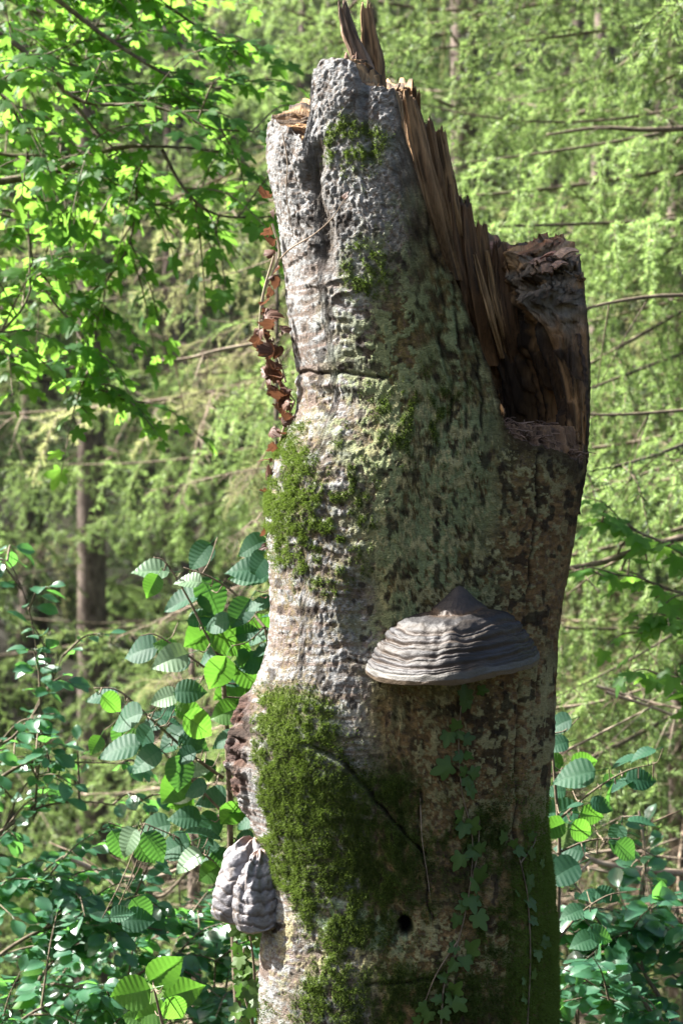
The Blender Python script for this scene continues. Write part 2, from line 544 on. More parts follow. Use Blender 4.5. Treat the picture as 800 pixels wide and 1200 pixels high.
brk = sst(0.38, 0.55, fbm(U * 0.09, V * 0.045, 0 * U + 61, 3))
vcr = vcr * (0.15 + 0.85 * brk)
fold = fold * (0.35 + 0.65 * sst(0.35, 0.55, fbm(U * 0.07, V * 0.07, 0 * U + 66, 3)))
hole = blob(474, 1085, 8.5, 11, soft=0.35, n=0.25, ns=0.15)
disp -= hole * 0.035

# zones
wob = (fbm(U * 0.02, V * 0.012, 0 * U + 2, 3) - 0.5) * 90
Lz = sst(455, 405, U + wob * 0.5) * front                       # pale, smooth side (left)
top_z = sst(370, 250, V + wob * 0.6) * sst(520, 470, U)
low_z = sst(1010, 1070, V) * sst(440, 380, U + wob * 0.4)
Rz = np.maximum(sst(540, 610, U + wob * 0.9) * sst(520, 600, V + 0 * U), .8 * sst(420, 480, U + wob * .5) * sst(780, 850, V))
# relief
c1, c2, cid = cells(arc / 0.0075 + (fbm(arc * 80, Zo * 80, 0 * U, 2) - .5) * 2.2, Zo / 0.0060 + fbm(arc * 70, Zo * 70, 0 * U + 5, 2) * 2.2)
knob = (1 - np.clip(c1 * 1.25, 0, 1) ** 2) * (0.35 + cid)
patch = sst(0.38, 0.6, fbm(arc * 24 + 9, Zo * 20, 0 * U + 2, 4))
disp += top_z * knob * 0.0020 * (0.35 + 0.65 * patch)
disp += top_z * (fbm(arc * 130, Zo * 110, 0 * U + 9, 5, .66) - 0.5) * 0.007
zwarp = Zo + (fbm(arc * 16, Zo * 12, 0 * U + 71, 3) - .5) * 0.035
hw = (fbm(arc * 22, zwarp * 110, 0 * U + 6, 2, .6) - 0.5) * sst(.32, .55, fbm(arc * 20, Zo * 14, 0 * U + 73, 3))                # horizontal wrinkles of beech bark
disp += hw * 0.0042 * (Lz * (1 - top_z) + 0.25)
net = np.abs(fbm(arc * 95 + zwarp * 30, zwarp * 75, 0 * U + 11, 4) - 0.5)
rough_net = blob(350, 660, 70, 200, soft=0.5, n=0.5) + blob(405, 540, 40, 90, soft=0.5, n=0.4)
disp += np.clip(rough_net, 0, 1) * (net - 0.1) * 0.007
disp += (fbm(arc * 150, Zo * 110, 0 * U + 3, 3) - 0.5) * 0.0040
fib = fbm(arc * 130, Zo * 14, 0 * U + 5, 4) - 0.5
disp += Rz * fib * 0.009
burl_r = sst(0.2, 0.6, burl) * sst(334, 316, U)
disp += burl_r * (np.abs(fbm(arc * 45, Zo * 35, 0 * U + 7, 4) - 0.5) - 0.12) * 0.06

# moss and lichen
mn = fbm(U * 0.075 + 5, V * 0.06, 0 * U + 3, 4)
mn2 = fbm(U * 0.22, V * 0.10, 0 * U + 3, 3)
def mossy(*a, t0=0.40, t1=0.58, **k):
    return blob(*a, **k) * sst(t0 - .05, t1 + .08, mn * 0.6 + mn2 * 0.4 + 0.0)
moss_b = np.maximum.reduce([
    mossy(345, 570, 26, 62, 8, soft=0.5, n=0.5, seed=2, t0=0.36, t1=0.52),
    mossy(362, 630, 46, 62, 0, soft=0.5, n=0.5, seed=6, t0=0.45, t1=0.6),
    mossy(342, 848, 58, 46, 10, soft=0.35, n=0.35, seed=3, t0=0.26, t1=0.42),
    mossy(335, 910, 46, 80, -10, soft=0.4, n=0.35, seed=4, t0=0.28, t1=0.45),
    mossy(418, 175, 36, 36, 0, soft=0.5, n=0.6, seed=5, t0=0.40, t1=0.55),
    mossy(432, 318, 30, 34, 0, soft=0.5, n=0.6, seed=8, t0=0.42, t1=0.56),
    mossy(630, 1110, 40, 150, 0, soft=0.4, n=0.3, seed=9, t0=0.20, t1=0.38),
    mossy(385, 1170, 26, 60, 0, soft=0.5, n=0.5, seed=12, t0=0.42, t1=0.56),
    mossy(345, 1020, 22, 60, -15, soft=0.5, n=0.5, seed=14, t0=0.44, t1=0.56)])
moss_d = np.maximum.reduce([
    mossy(405, 975, 92, 95, 25, soft=0.35, n=0.35, seed=1, t0=0.24, t1=0.42),
    mossy(420, 1060, 80, 60, 10, soft=0.4, n=0.45, seed=21, t0=0.34, t1=0.5),
    mossy(470, 1175, 130, 48, 0, soft=0.4, n=0.4, seed=22, t0=0.32, t1=0.5),
    mossy(590, 1090, 46, 140, 0, soft=0.5, n=0.4, seed=23, t0=0.40, t1=0.56),
    mossy(545, 1000, 60, 60, 0, soft=0.5, n=0.5, seed=24, t0=0.48, t1=0.6),
    mossy(390, 600, 60, 80, 0, soft=0.5, n=0.5, seed=25, t0=0.50, t1=0.62),
    mossy(495, 490, 60, 60, 0, soft=0.5, n=0.5, seed=26, t0=0.50, t1=0.62)])
cutl = sst(312, 326, U + (mn2 - .5) * 16 + sst(975, 1000, V) * 60 + sst(815, 780, V) * 60)
moss_b = moss_b * cutl
moss_d = moss_d * cutl
moss = np.clip(moss_b + moss_d, 0, 1) * (1 - fold * .7) * (1 - hole)
disp += moss * (0.0015 + 0.005 * (fbm(arc * 110, Zo * 60, 0 * U + 4, 3) - 0.4))

l1, l2, lid = cells(U / 15 + fbm(U * .1, V * .1, 0 * U, 3) * 2.4, V / 14 + fbm(U * .1 + 4, V * .1, 0 * U + 3, 3) * 2.4)
ln = fbm(U * 0.035 + 3, V * 0.03 + 2, 0 * U + 6, 4)
ln2 = fbm(U * 0.16, V * 0.16, 0 * U + 8, 4)
lich_z = blob(492, 520, 92, 250, 0, soft=0.45, n=0.3, seed=3)
lich = lich_z * sst(0.462, 0.482, ln * 0.40 + ln2 * 0.40 + lid * 0.20)
lich2_z = np.maximum(blob(545, 600, 115, 170, 0, soft=0.5, n=0.3, seed=13), blob(560, 850, 110, 150, 0, soft=0.6, n=0.4, seed=13) * 0.9)
lich2_z = np.maximum(lich2_z, blob(470, 1120, 150, 50, 0, soft=0.6, n=0.4, seed=15))
yl = lich2_z * sst(0.525, 0.54, fbm(U * 0.10 + 7, V * 0.085, 0 * U + 1, 4) * 0.5 + fbm(U * 0.3, V * 0.24, 0 * U + 2, 3) * 0.5)
edge_y = sst(600, 640, U) * sst(740, 800, V) * sst(1010, 960, V) * sst(0.42, 0.5, fbm(U * 0.12, V * 0.05, 0 * U + 3, 4))
yl = np.maximum(yl, edge_y)
gl = (1 - moss)
disp += (lich * 0.0016 + yl * 0.0014) * gl

r_out = rr + disp


def mixc(base, col, m):
    return base * (1 - m[..., None]) + np.asarray(col) * m[..., None]


va = fbm(U * 0.05, V * 0.03, 0 * U + 14, 4)[..., None]
vb = fbm(U * 0.25, V * 0.25, 0 * U + 15, 3)[..., None]
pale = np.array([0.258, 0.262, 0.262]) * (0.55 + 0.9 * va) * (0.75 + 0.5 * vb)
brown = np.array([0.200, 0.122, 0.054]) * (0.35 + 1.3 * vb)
olive = np.array([0.125, 0.098, 0.038]) * (0.4 + 1.2 * vb)  # olive bark, with the trunk's warm shade tone mixed into its colour
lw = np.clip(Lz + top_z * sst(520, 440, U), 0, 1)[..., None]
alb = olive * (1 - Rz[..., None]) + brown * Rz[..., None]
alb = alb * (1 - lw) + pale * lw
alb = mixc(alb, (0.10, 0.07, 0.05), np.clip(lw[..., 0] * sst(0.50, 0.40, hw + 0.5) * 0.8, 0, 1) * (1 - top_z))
alb = mixc(alb, (0.11, 0.075, 0.05), top_z * sst(0.42, 0.75, c1) * 0.6)
fleck = sst(0.55, 0.66, fbm(U * 0.30 + 60, V * 0.34, 0 * U + 31, 4, .65))
alb = mixc(alb, (0.12, 0.085, 0.06), fleck * 0.75)
streak = sst(0.54, 0.64, fbm(arc * 9, Zo * 160, 0 * U + 41, 4, .6)) * lw[..., 0] * (1 - top_z)
alb = mixc(alb, (0.15, 0.11, 0.09), streak * 0.85)
alb = mixc(alb, (0.13, 0.10, 0.04), np.clip(rough_net, 0, 1) * sst(0.09, 0.03, net) * 0.7)
dk = sst(0.56, 0.64, fbm(U * 0.045 + 20, V * 0.04, 0 * U + 2, 5)) * (1 - lw[..., 0] * 0.8)
alb = mixc(alb, (0.035, 0.028, 0.014), dk * 0.75)
alb = mixc(alb, np.array([0.215, 0.255, 0.125]), lich * 0.92)
alb = alb * (0.8 + 0.4 * vb)
alb = mixc(alb, (0.33, 0.305, 0.155), yl * 0.92)
lg = blob(420, 1085, 55, 20, 15, soft=0.5, n=0.5, seed=31) * sst(0.45, 0.52, ln2)
alb = mixc(alb, (0.24, 0.33, 0.19), lg * 0.9)
alb = mixc(alb, (0.085, 0.045, 0.032), burl_r * sst(0.38, 0.6, fbm(U * .08, V * .05, 0 * U + 17, 3)))
alb = mixc(alb, (0.05, 0.03, 0.025), burl_r * sst(0.5, 0.62, fbm(U * .06, V * .06, 0 * U + 27, 4)))
alb = mixc(alb, np.array([0.085, 0.12, 0.022]), moss_b * 0.9)
alb = mixc(alb, np.array([0.055, 0.08, 0.014]), moss_d * (1 - moss_b) * 0.92)
alb = mixc(alb, (0.018, 0.013, 0.010), np.clip(vcr * 0.85 + ring * 0.6 + fold * 0.6 + cut * 0.7, 0, 1))
alb = mixc(alb, (0.004, 0.003, 0.003), hole)
alb = mixc(alb, (0.05, 0.035, 0.02), gully * 0.7)  # shadow in the gully painted into the bark colour
# bark is darker, torn and brown along the break
edge = sst(0.035, 0.0, Hout[None] - Zo) * sst(-16, -6, TWo) * front
alb = mixc(alb, (0.05, 0.032, 0.016), edge * 0.85)
spots = sst(0.66, 0.70, fbm(U * 0.09 + 40, V * 0.07, 0 * U + 7, 3)) * (1 - moss)
alb = mixc(alb, (0.02, 0.014, 0.010), spots * 0.8 * (V > 250))

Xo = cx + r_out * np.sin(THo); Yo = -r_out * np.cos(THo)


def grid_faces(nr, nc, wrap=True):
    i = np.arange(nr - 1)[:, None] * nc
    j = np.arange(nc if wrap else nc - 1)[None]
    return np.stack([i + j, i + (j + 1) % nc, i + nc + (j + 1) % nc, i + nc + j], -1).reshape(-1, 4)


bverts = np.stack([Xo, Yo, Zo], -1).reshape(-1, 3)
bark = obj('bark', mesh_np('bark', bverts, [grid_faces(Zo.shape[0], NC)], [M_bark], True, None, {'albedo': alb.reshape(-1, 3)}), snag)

# inside: rim, wall and floor of the hollow
NRIM, NWALL, NFL = 34, 200, 12
c_top, r_top = axis_rad(Hout); r_edge = r_out[-1]
rows = []
for i in range(NRIM):
    t = i / (NRIM - 1)
    kk = kfun(thw, Hin)
    k = 1 + (kk - 1) * t
    z = Hout + (Hin - Hout) * (t ** 1.3)
    z = z + math.sin(math.pi * min(1, t)) * (vnoise(th * 30, 0 * th + t * 9, 0 * th) - 0.5) * 0.028
    z = np.where((thw > 22) & (thw < 73), z + math.sin(math.pi * t) * 0.004, z)
    rows.append((k * (r_edge if i == 0 else r_edge), z, 0.0 if i == 0 else 1.0))
zb = rows[-1][1]
for i in range(1, NWALL + 1):
    t = i / NWALL
    z = zb + (ZF - 0.02 - zb) * t
    c_, r_ = axis_rad(z)
    rows.append((kfun(thw, z) * r_, z, 1.0))
for i in range(1, NFL + 1):
    t = i / NFL
    z = np.full(NC, ZF - 0.02) + (fbm(th * 3, 0 * th + t * 6, 0 * th, 3) - 0.5) * 0.04 * (t < 1)
    c_, r_ = axis_rad(z)
    rows.append((kfun(thw, np.full(NC, ZF)) * r_ * (1 - t) + 0.0005, z, 0.6))
RI = np.array([r[0] for r in rows]); ZI = np.array([r[1] for r in rows]); AM = np.array([np.full(NC, r[2]) for r in rows])
TI = np.broadcast_to(th[None], RI.shape); TWI = np.broadcast_to(thw[None], RI.shape)
PYI = 600 - (ZI - CAM_Z) * 680
sl = TI + (ZI - ZF) * -0.35            # grain leans a little
f1 = np.abs(fbm(sl * 9, ZI * 0.9, 0 * sl + 2, 3) - 0.5) * 2
f2 = np.abs(fbm(sl * 30, ZI * 2.2, 0 * sl + 3, 4) - 0.5) * 2
f3 = fbm(sl * 95, ZI * 5, 0 * sl + 9, 3)
pit = sst(0.60, 0.68, fbm(sl * 10 + 7, ZI * 9, 0 * sl + 12, 4))
lump = fbm(TI * 7, ZI * 22, 0 * TI + 21, 4) - 0.5
dI = (f1 - 0.25) * 0.05 + (f2 - 0.22) * 0.022 + (f3 - 0.5) * 0.009 - pit * 0.022
lobe = np.exp(-((TWI - 105) / 34.0) ** 2) * sst(405, 360, PYI)
rug = fbm(TI * 14, ZI * 45, RI * 30, 5, .62) - 0.5
dI = dI * (1 - 0.75 * lobe) - lump * 0.07 * lobe + rug * 0.075 * lobe - (vnoise(TI * 26, ZI * 60, 0 * TI) - .5) * 0.02 * lobe
fade = np.ones_like(RI)
nr = np.arange(len(rows))[:, None] + 0 * RI
fade = sst(0, 6, nr) * AM
RI = RI + dI * fade
cI, _ = axis_rad(ZI)
cI[0] = cx[-1]
XI = cI + RI * np.sin(TI); YI = -RI * np.cos(TI)
# the torn right-hand face: lumps above, fibres below
tr_ = nr / (NRIM - 1.0)
rw = sst(64, 74, TWI) * sst(112, 92, TWI) * np.clip(np.sin(np.pi * np.clip(tr_, 0, 1)), 0, 1) ** 0.5 * (nr < NRIM)
lmp = fbm(XI * 38, YI * 20, ZI * 32, 5, .62) - 0.5
fbr = np.abs(fbm(XI * 85, YI * 12, ZI * 7, 4) - 0.5) * 2 - .25
upw = sst(420, 370, PYI)
YI = YI + rw * (lmp * 0.11 * upw + fbr * 0.045 * (1 - upw))
ZI = ZI + rw * lmp * 0.03
wv = fbm(sl * 16, ZI * 1.5, 0 * sl + 31, 4)[..., None]
wcol = np.array([0.46, 0.265, 0.115]) * (0.35 + 1.2 * wv)
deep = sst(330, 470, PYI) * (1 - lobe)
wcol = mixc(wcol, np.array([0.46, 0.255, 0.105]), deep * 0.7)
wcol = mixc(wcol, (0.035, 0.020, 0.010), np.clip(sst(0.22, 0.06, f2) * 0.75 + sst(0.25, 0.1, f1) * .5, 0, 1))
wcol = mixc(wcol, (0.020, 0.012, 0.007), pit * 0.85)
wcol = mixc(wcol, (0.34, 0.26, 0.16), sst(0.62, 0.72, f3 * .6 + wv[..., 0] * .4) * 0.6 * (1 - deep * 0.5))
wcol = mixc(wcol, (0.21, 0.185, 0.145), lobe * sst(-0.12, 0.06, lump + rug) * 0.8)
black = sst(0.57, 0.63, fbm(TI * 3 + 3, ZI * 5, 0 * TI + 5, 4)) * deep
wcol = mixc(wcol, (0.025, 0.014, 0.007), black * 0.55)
wcol = mixc(wcol, (0.20, 0.175, 0.135), rw * upw * sst(-.06, .06, lmp) * .85)
wcol = mixc(wcol, (0.04, 0.025, 0.014), rw * sst(.0, -.12, lmp) * .7 * upw + rw * (1 - upw) * sst(.0, -.15, fbr) * .8)
wcol = mixc(wcol, (0.33, 0.15, 0.08), sst(66, 80, TWI) * sst(310, 290, PYI) * sst(.5, .62, fbm(XI * 60, YI * 60, ZI * 60, 3)) * .8)
led = (TWI > 20) & (TWI < 70) & (nr < NRIM)
wcol = mixc(wcol, np.array([0.10, 0.062, 0.045]), np.where(led, 0.7, 0))
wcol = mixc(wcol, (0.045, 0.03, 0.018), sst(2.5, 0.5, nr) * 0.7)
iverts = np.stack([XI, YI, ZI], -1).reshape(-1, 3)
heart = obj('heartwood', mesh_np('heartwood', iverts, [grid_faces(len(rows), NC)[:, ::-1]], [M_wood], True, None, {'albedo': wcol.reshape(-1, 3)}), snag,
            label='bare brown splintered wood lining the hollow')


# splinters: upright slabs of split wood with a ragged tip
def splinter(pts, wid, thick, yaw, seed, col=(0.20, 0.135, 0.075), tip=0.35, name='splinter', nn=46):
    """pts: centre line points (world); wid: list of widths; cross-section a rounded slab of grain"""
    path = bez(pts, nn)
    m = len(path)
    wv_ = np.interp(np.linspace(0, 1, m), np.linspace(0, 1, len(wid)), wid)
    n = 40
    ang = np.linspace(0, 2 * math.pi, n, endpoint=False)
    ce, se = np.cos(ang), np.sin(ang)
    sx = np.sign(ce) * np.abs(ce) ** 0.55; sy = np.sign(se) * np.abs(se) ** 0.55
    a = np.array([math.cos(R(yaw)), math.sin(R(yaw)), 0]); b = np.array([-math.sin(R(yaw)), math.cos(R(yaw)), 0])
    P = np.array([tuple(p) for p in path]); m = len(path)
    t = np.linspace(0, 1, m)
    th_ = thick * (1 - 0.55 * t)
    g = (vnoise(ang[None] * 3.1 + seed * 7, t[:, None] * 2.2 + 0 * ang[None], 0 * t[:, None] + 0 * ang[None] + seed) - 0.5)
    g2 = (vnoise(ang[None] * 9.1 + seed * 3, t[:, None] * 6 + 0 * ang[None], 0 * t[:, None] + 0 * ang[None] + seed) - 0.5)
    g3 = (vnoise(ang[None] * 5.5 + seed, t[:, None] * 1.3 + 0 * ang[None], 0 * t[:, None] + 0 * ang[None] + seed * 9) - 0.5)
    sc = 1 + g * 0.6 + g2 * 0.30 + g3 * .5
    hx = wv_[:, None] * 0.5 * sx[None] * sc; hy = th_[:, None] * 0.5 * sy[None] * sc
    vtx = P[:, None] + hx[..., None] * a + hy[..., None] * b
    # ragged end: fibres stop at different heights
    rag = vnoise(ang * 2.7 + seed * 5, 0 * ang + seed, 0 * ang) + 0.9 * vnoise(ang * 9 + seed, 0 * ang, 0 * ang + seed)
    vtx[..., 2] += (rag[None] - 0.75) * tip * wv_.max() * 2 * sst(0.55, 1.0, t)[:, None]
    vv = vtx.reshape(-1, 3)
    top = vtx[-1].mean(0) - np.array([0, 0, 0.01])
    vv = np.concatenate([vv, top[None]])
    k = (m - 1) * n
    cap = np.stack([k + np.arange(n), k + (np.arange(n) + 1) % n, np.full(n, m * n)], -1)
    w_ = fbm(ang[None] * 5 + seed, t[:, None] * 1.5 + 0 * ang[None], 0 * t[:, None] + 0 * ang[None] + seed * 3, 3)
    c = np.array(col)[None, None] * np.array([1.12, .96, .76]) * (0.3 + 1.4 * w_[..., None])
    c = mixc(c, (0.04, 0.025, 0.013), sst(-0.05, -0.28, g2) * 0.8)
    c = np.concatenate([c.reshape(-1, 3), np.array([[0.06, 0.04, 0.02]])])
    return obj(name, mesh_np('splinter', vv, [grid_faces(m, n), cap], [M_wood], True, None, {'albedo': c}), snag)


splinter([W(437, 120, -.10), W(424, 75, -.10), W(410, 40, -.10), W(400, 12, -.10)], [.040, .030, .022, .010], .022, 8, 1, (0.17, 0.135, 0.115))
splinter([W(436, 122, -.07), W(436, 80, -.07), W(432, 45, -.07), W(428, 13, -.07)], [.034, .032, .024, .016], .03, -10, 2, (0.22, 0.16, 0.10))
splinter([W(412, 118, -.11), W(410, 96, -.115), W(412, 72, -.11)], [.035, .03, .014], .03, 12, 3, (0.11, 0.06, 0.045))
for i, (pts, wd, tk, yw, cl) in enumerate([
    ([(528, 330), (505, 240), (487, 165), (476, 118)], [.030, .034, .032, .024], .045, 10, (.21, .145, .085)),
    ([(532, 345), (517, 260), (505, 200), (498, 150)], [.026, .036, .034, .022], .04, -8, (.19, .125, .07)),
    ([(545, 350), (530, 270), (520, 215), (511, 158)], [.03, .036, .032, .022], .04, -16, (.23, .16, .09)),
    ([(556, 400), (545, 330), (534, 270), (527, 216)], [.03, .034, .026, .014], .035, 6, (.15, .095, .055)),
    ([(572, 430), (560, 360), (551, 300), (545, 244)], [.03, .036, .03, .02], .035, 14, (.14, .085, .045)),
    ([(590, 440), (578, 380), (570, 330), (563, 272)], [.03, .034, .03, .018], .03, -10, (.17, .11, .06)),
    ([(598, 420), (588, 380), (578, 340), (570, 296)], [.008, .014, .014, .008], .012, -4, (.26, .18, .10)),
    ([(606, 430), (597, 380), (590, 330), (584, 292)], [.03, .03, .03, .02], .03, 20, (.13, .08, .045)),
    ([(588, 420), (577, 380), (566, 338), (556, 300)], [.008, .012, .012, .006], .012, 4, (.30, .21, .12)),
    ([(672, 520), (668, 480), (664, 440), (660, 400)], [.02, .03, .024, .012], .02, 30, (.20, .13, .07)),
]):
    yy = [0.03, 0.05, 0.07, 0.06, 0.06, 0.07, 0.05, 0.06, 0.03, -0.01][i]
    splinter([W(x, y, yy + (0.03 if j == 0 else 0)) for j, (x, y) in enumerate(pts)], wd, tk, yw, 10 + i, cl)

# many thin shreds of rotten wood standing on the torn edge
rsp = random.Random(91)
for i in range(64):
    a_ = rsp.uniform(-8, 24) if i % 4 == 0 else rsp.uniform(84, 182)
    j_ = int(np.argmin(np.abs(th_deg - a_)))
    fr_ = rsp.uniform(0, 1)
    zt = float(Hin[j_]) + rsp.uniform(-.03, .018)
    ln_s = rsp.uniform(.07, .26)
    pts_ = []
    for q in range(5):
        z_ = zt - ln_s * (1 - q / 4)
        c_, r_ = axis_rad(np.array([z_]))
        k_ = float(kfun(np.array([a_]), np.array([z_]))[0])
        rad_ = float(r_[0]) * (k_ + (0.10 + .12 * fr_) * (q / 4) - .02)
        if a_ < 30: rad_ = float(r_[0]) * (.86 + .06 * fr_)
        aa = R(a_ + (4 - q) * rsp.uniform(-.5, 1.0))
        pts_.append(Vector((float(c_[0]) + rad_ * math.sin(aa), -rad_ * math.cos(aa), z_)))
    w0 = rsp.uniform(.004, .013)
    splinter(pts_, [w0 * .6, w0, w0 * .9, w0 * .3], w0 * .8, a_ + 90, 40 + i, (rsp.uniform(.13, .26), rsp.uniform(.09, .16), rsp.uniform(.045, .085)), nn=14)

# curled bark flakes on the broken rims (reddish, lit)
def flake(px, py, y, w, h, yaw, pitch, seed, col, parent=snag, name='bark_flake'):
    n, m = 9, 7
    u, w_ = np.meshgrid(np.linspace(-.5, .5, n), np.linspace(-.5, .5, m))
    zc = 0.35 * (u * u) * w + 0.25 * w_ * w_ * h
    jit = (rng.random((m, n, 2)) - .5) * 0.10
    x = (u + jit[..., 0] * (abs(u) > .4)) * w; zz = (w_ + jit[..., 1] * (abs(w_) > .4)) * h
    top = np.stack([x, zc * 2, zz], -1).reshape(-1, 3)
    bot = top + np.array([0, 0.003, 0])
    f = grid_faces(m, n, False)
    vv = np.concatenate([top, bot])
    e = []
    per = list(range(n)) + [n * i + n - 1 for i in range(1, m)] + [n * (m - 1) + i for i in range(n - 2, -1, -1)] + [n * i for i in range(m - 2, 0, -1)]
    for a_, b_ in zip(per, per[1:] + per[:1]):
        e.append((a_, b_, b_ + n * m, a_ + n * m))
    c = np.array(col)[None] * (0.5 + rng.random((len(vv), 1)))
    o_ = obj(name, mesh_np(name, vv, [f, f[:, ::-1] + n * m, np.array(e)], [M_wood], True, None, {'albedo': c}), parent)
    o_.location = W(px, py, y)
    o_.rotation_euler = (R(pitch), rnd.uniform(-.4, .4), R(yaw))
    return o_


for (px, py, y, w, h, yw, pt, c) in [
    (348, 148, -.06, .030, .022, 20, -50, (.30, .12, .07)), (356, 158, -.09, .022, .03, -30, -30, (.34, .17, .11)),
    (342, 156, -.08, .02, .02, 50, -60, (.22, .09, .05)),
    (578, 284, .12, .03, .022, 30, -60, (.22, .12, .08)), (588, 292, .10, .024, .03, -20, -40, (.26, .15, .10)),
    (600, 300, .08, .02, .03, 60, -30, (.30, .13, .07)), (630, 302, .02, .04, .03, 10, -70, (.24, .16, .12)),
    (648, 294, .0, .04, .022, -30, -75, (.26, .13, .09)), (662, 291, -.02, .04, .025, 25, -70, (.26, .18, .13)),
    (640, 312, -.03, .02, .02, -10, -35, (.20, .13, .09)), (617, 312, .03, .03, .03, 15, -40, (.2, .13, .09)),
    (655, 306, -.05, .03, .014, 35, -65, (.22, .14, .10))]:
    flake(px, py, y, w, h, yw, pt, 0, c)

# dark plate of loose bark standing off the right edge
m_, n_ = 60, 6
tt = np.linspace(0, 1, m_); uu = np.linspace(-1, 1, n_)
wz = np.interp(tt, [0, .15, .5, .8, 1], [.002, .010, .022, .018, .008])
fx = np.interp(tt, [0, .3, .6, .85, 1], [680, 690, 691, 687, 680]) + (rng.random(m_) - .5) * 3
fpts = []
for side in (0, 1):
    for i in range(m_):
        py = 602 - tt[i] * 212
        for j in range(n_):
            p = W(fx[i] - 3 * side * 1.6 - 1.5, py, -0.03 + uu[j] * wz[i] * 1.6)
            fpts.append((p.x, p.y, p.z + (rnd.random() - .5) * .003))
f = grid_faces(m_, n_, False)
per = [i * n_ for i in range(m_)] + [(m_ - 1) * n_ + j for j in range(1, n_)] + [i * n_ + n_ - 1 for i in range(m_ - 2, -1, -1)] + [j for j in range(n_ - 2, 0, -1)]
e = [(a, b, b + m_ * n_, a + m_ * n_) for a, b in zip(per, per[1:] + per[:1])]
obj('bark_flap', mesh_np('bark_flap', fpts, [f, f[:, ::-1] + m_ * n_, np.array(e)], [M_wood], True, None,
    {'albedo': np.array([[.045, .028, .018]]) * (0.4 + 1.2 * rng.random((len(fpts), 1)))}), snag, label='dark loose bark plate peeling off the edge')

# moss tufts: tens of thousands of tiny blades rooted in the mossy bark
mflat = moss.ravel().copy()
okf = (np.cos(THo.ravel()) > -0.3)
pr = np.where(okf, np.clip(mflat - 0.04, 0, 1) ** 1.2, 0)
# weight by surface area so dense rows are not over-planted
area = np.gradient(Zo, axis=0).ravel() * 0.25 * np.gradient(THo, axis=1).ravel()
pr = pr * np.abs(area)
pr /= pr.sum()
NM = 56000
idx = rng.choice(len(pr), NM, p=pr)
base = bverts[idx] + (rng.random((NM, 3)) - .5) * 0.003
nrm = np.stack([np.sin(THo.ravel()[idx]), -np.cos(THo.ravel()[idx]), 0 * THo.ravel()[idx] + 0.15], -1)
mb = Geo()
tn = fbm(U.ravel()[idx] * .1, V.ravel()[idx] * .1, 0 * idx + 2.0, 3)
bright = moss_b.ravel()[idx]
for k in range(3):
    dr = nrm + (rng.random((NM, 3)) - .5) * 1.5
    dr[:, 2] += rng.random(NM) * -0.5
    dr /= np.linalg.norm(dr, axis=1)[:, None]
    ln_ = (0.0025 + 0.0055 * rng.random(NM) * (0.4 + 1.2 * tn))[:, None] * (0.6 + mflat[idx][:, None] * .5)
    sd_ = np.cross(dr, rng.random((NM, 3)) - .5); sd_ /= np.linalg.norm(sd_, axis=1)[:, None] + 1e-9
    wd_ = 0.0007
    tri = np.stack([base - sd_ * wd_, base + sd_ * wd_, base + dr * ln_], 1).reshape(-1, 3)
    tint = np.repeat(np.clip(-0.15 + 0.8 * (U.ravel()[idx] > 600) + 0.7 * bright + (tn - .5) * 1.8 + rng.random(NM) * .3, -.3, 1), 3)  # tufts at the right edge brightened: backlight painted into the tint
    mb.add(tri, np.arange(3 * NM).reshape(-1, 3), 0, tint)
obj('moss', mb.mesh('moss', [M_moss], False), snag, 'stuff', 'green moss tufts covering the lower trunk')

# ------------------------------------------------------------------ litter on the ledge
lg_ = Geo()
for i in range(240):
    a = rnd.uniform(24, 72); rf = rnd.uniform(0.74, 0.98)
    z0 = float(np.interp(a, TH, TP)); 
    c0, r0 = axis_rad(np.array([ZF])); t_ = (1 - rf) / 0.26
    x = float(c0[0]) + rf * float(r0[0]) * math.sin(R(a)); y = -rf * float(r0[0]) * math.cos(R(a))
    zo = CAM_Z + (600 - np.interp(a, TH, TP)) * (3.5 + y) / FPX
    z = zo + (ZF - zo) * min(1, t_) ** 1.3 + rnd.uniform(0.001, 0.008)
    L = rnd.uniform(.008, .035); an = rnd.uniform(0, 6.28)
    p0 = Vector((x, y, z)); p1_ = p0 + Vector((math.cos(an) * L, math.sin(an) * L * .8, rnd.uniform(-.006, .006)))
    lg_.tube([p0, p0.lerp(p1_, .5) + Vector((0, 0, rnd.uniform(0, .004))), p1_], rnd.uniform(.0005, .0013), 4, 0, rnd.random() * 1.3)
o = obj('litter', lg_.mesh('litter', [M_litter]), None, 'stuff', 'brown needles and rotten crumbs lying on the ledge in the hollow')
o['category'] = 'litter'


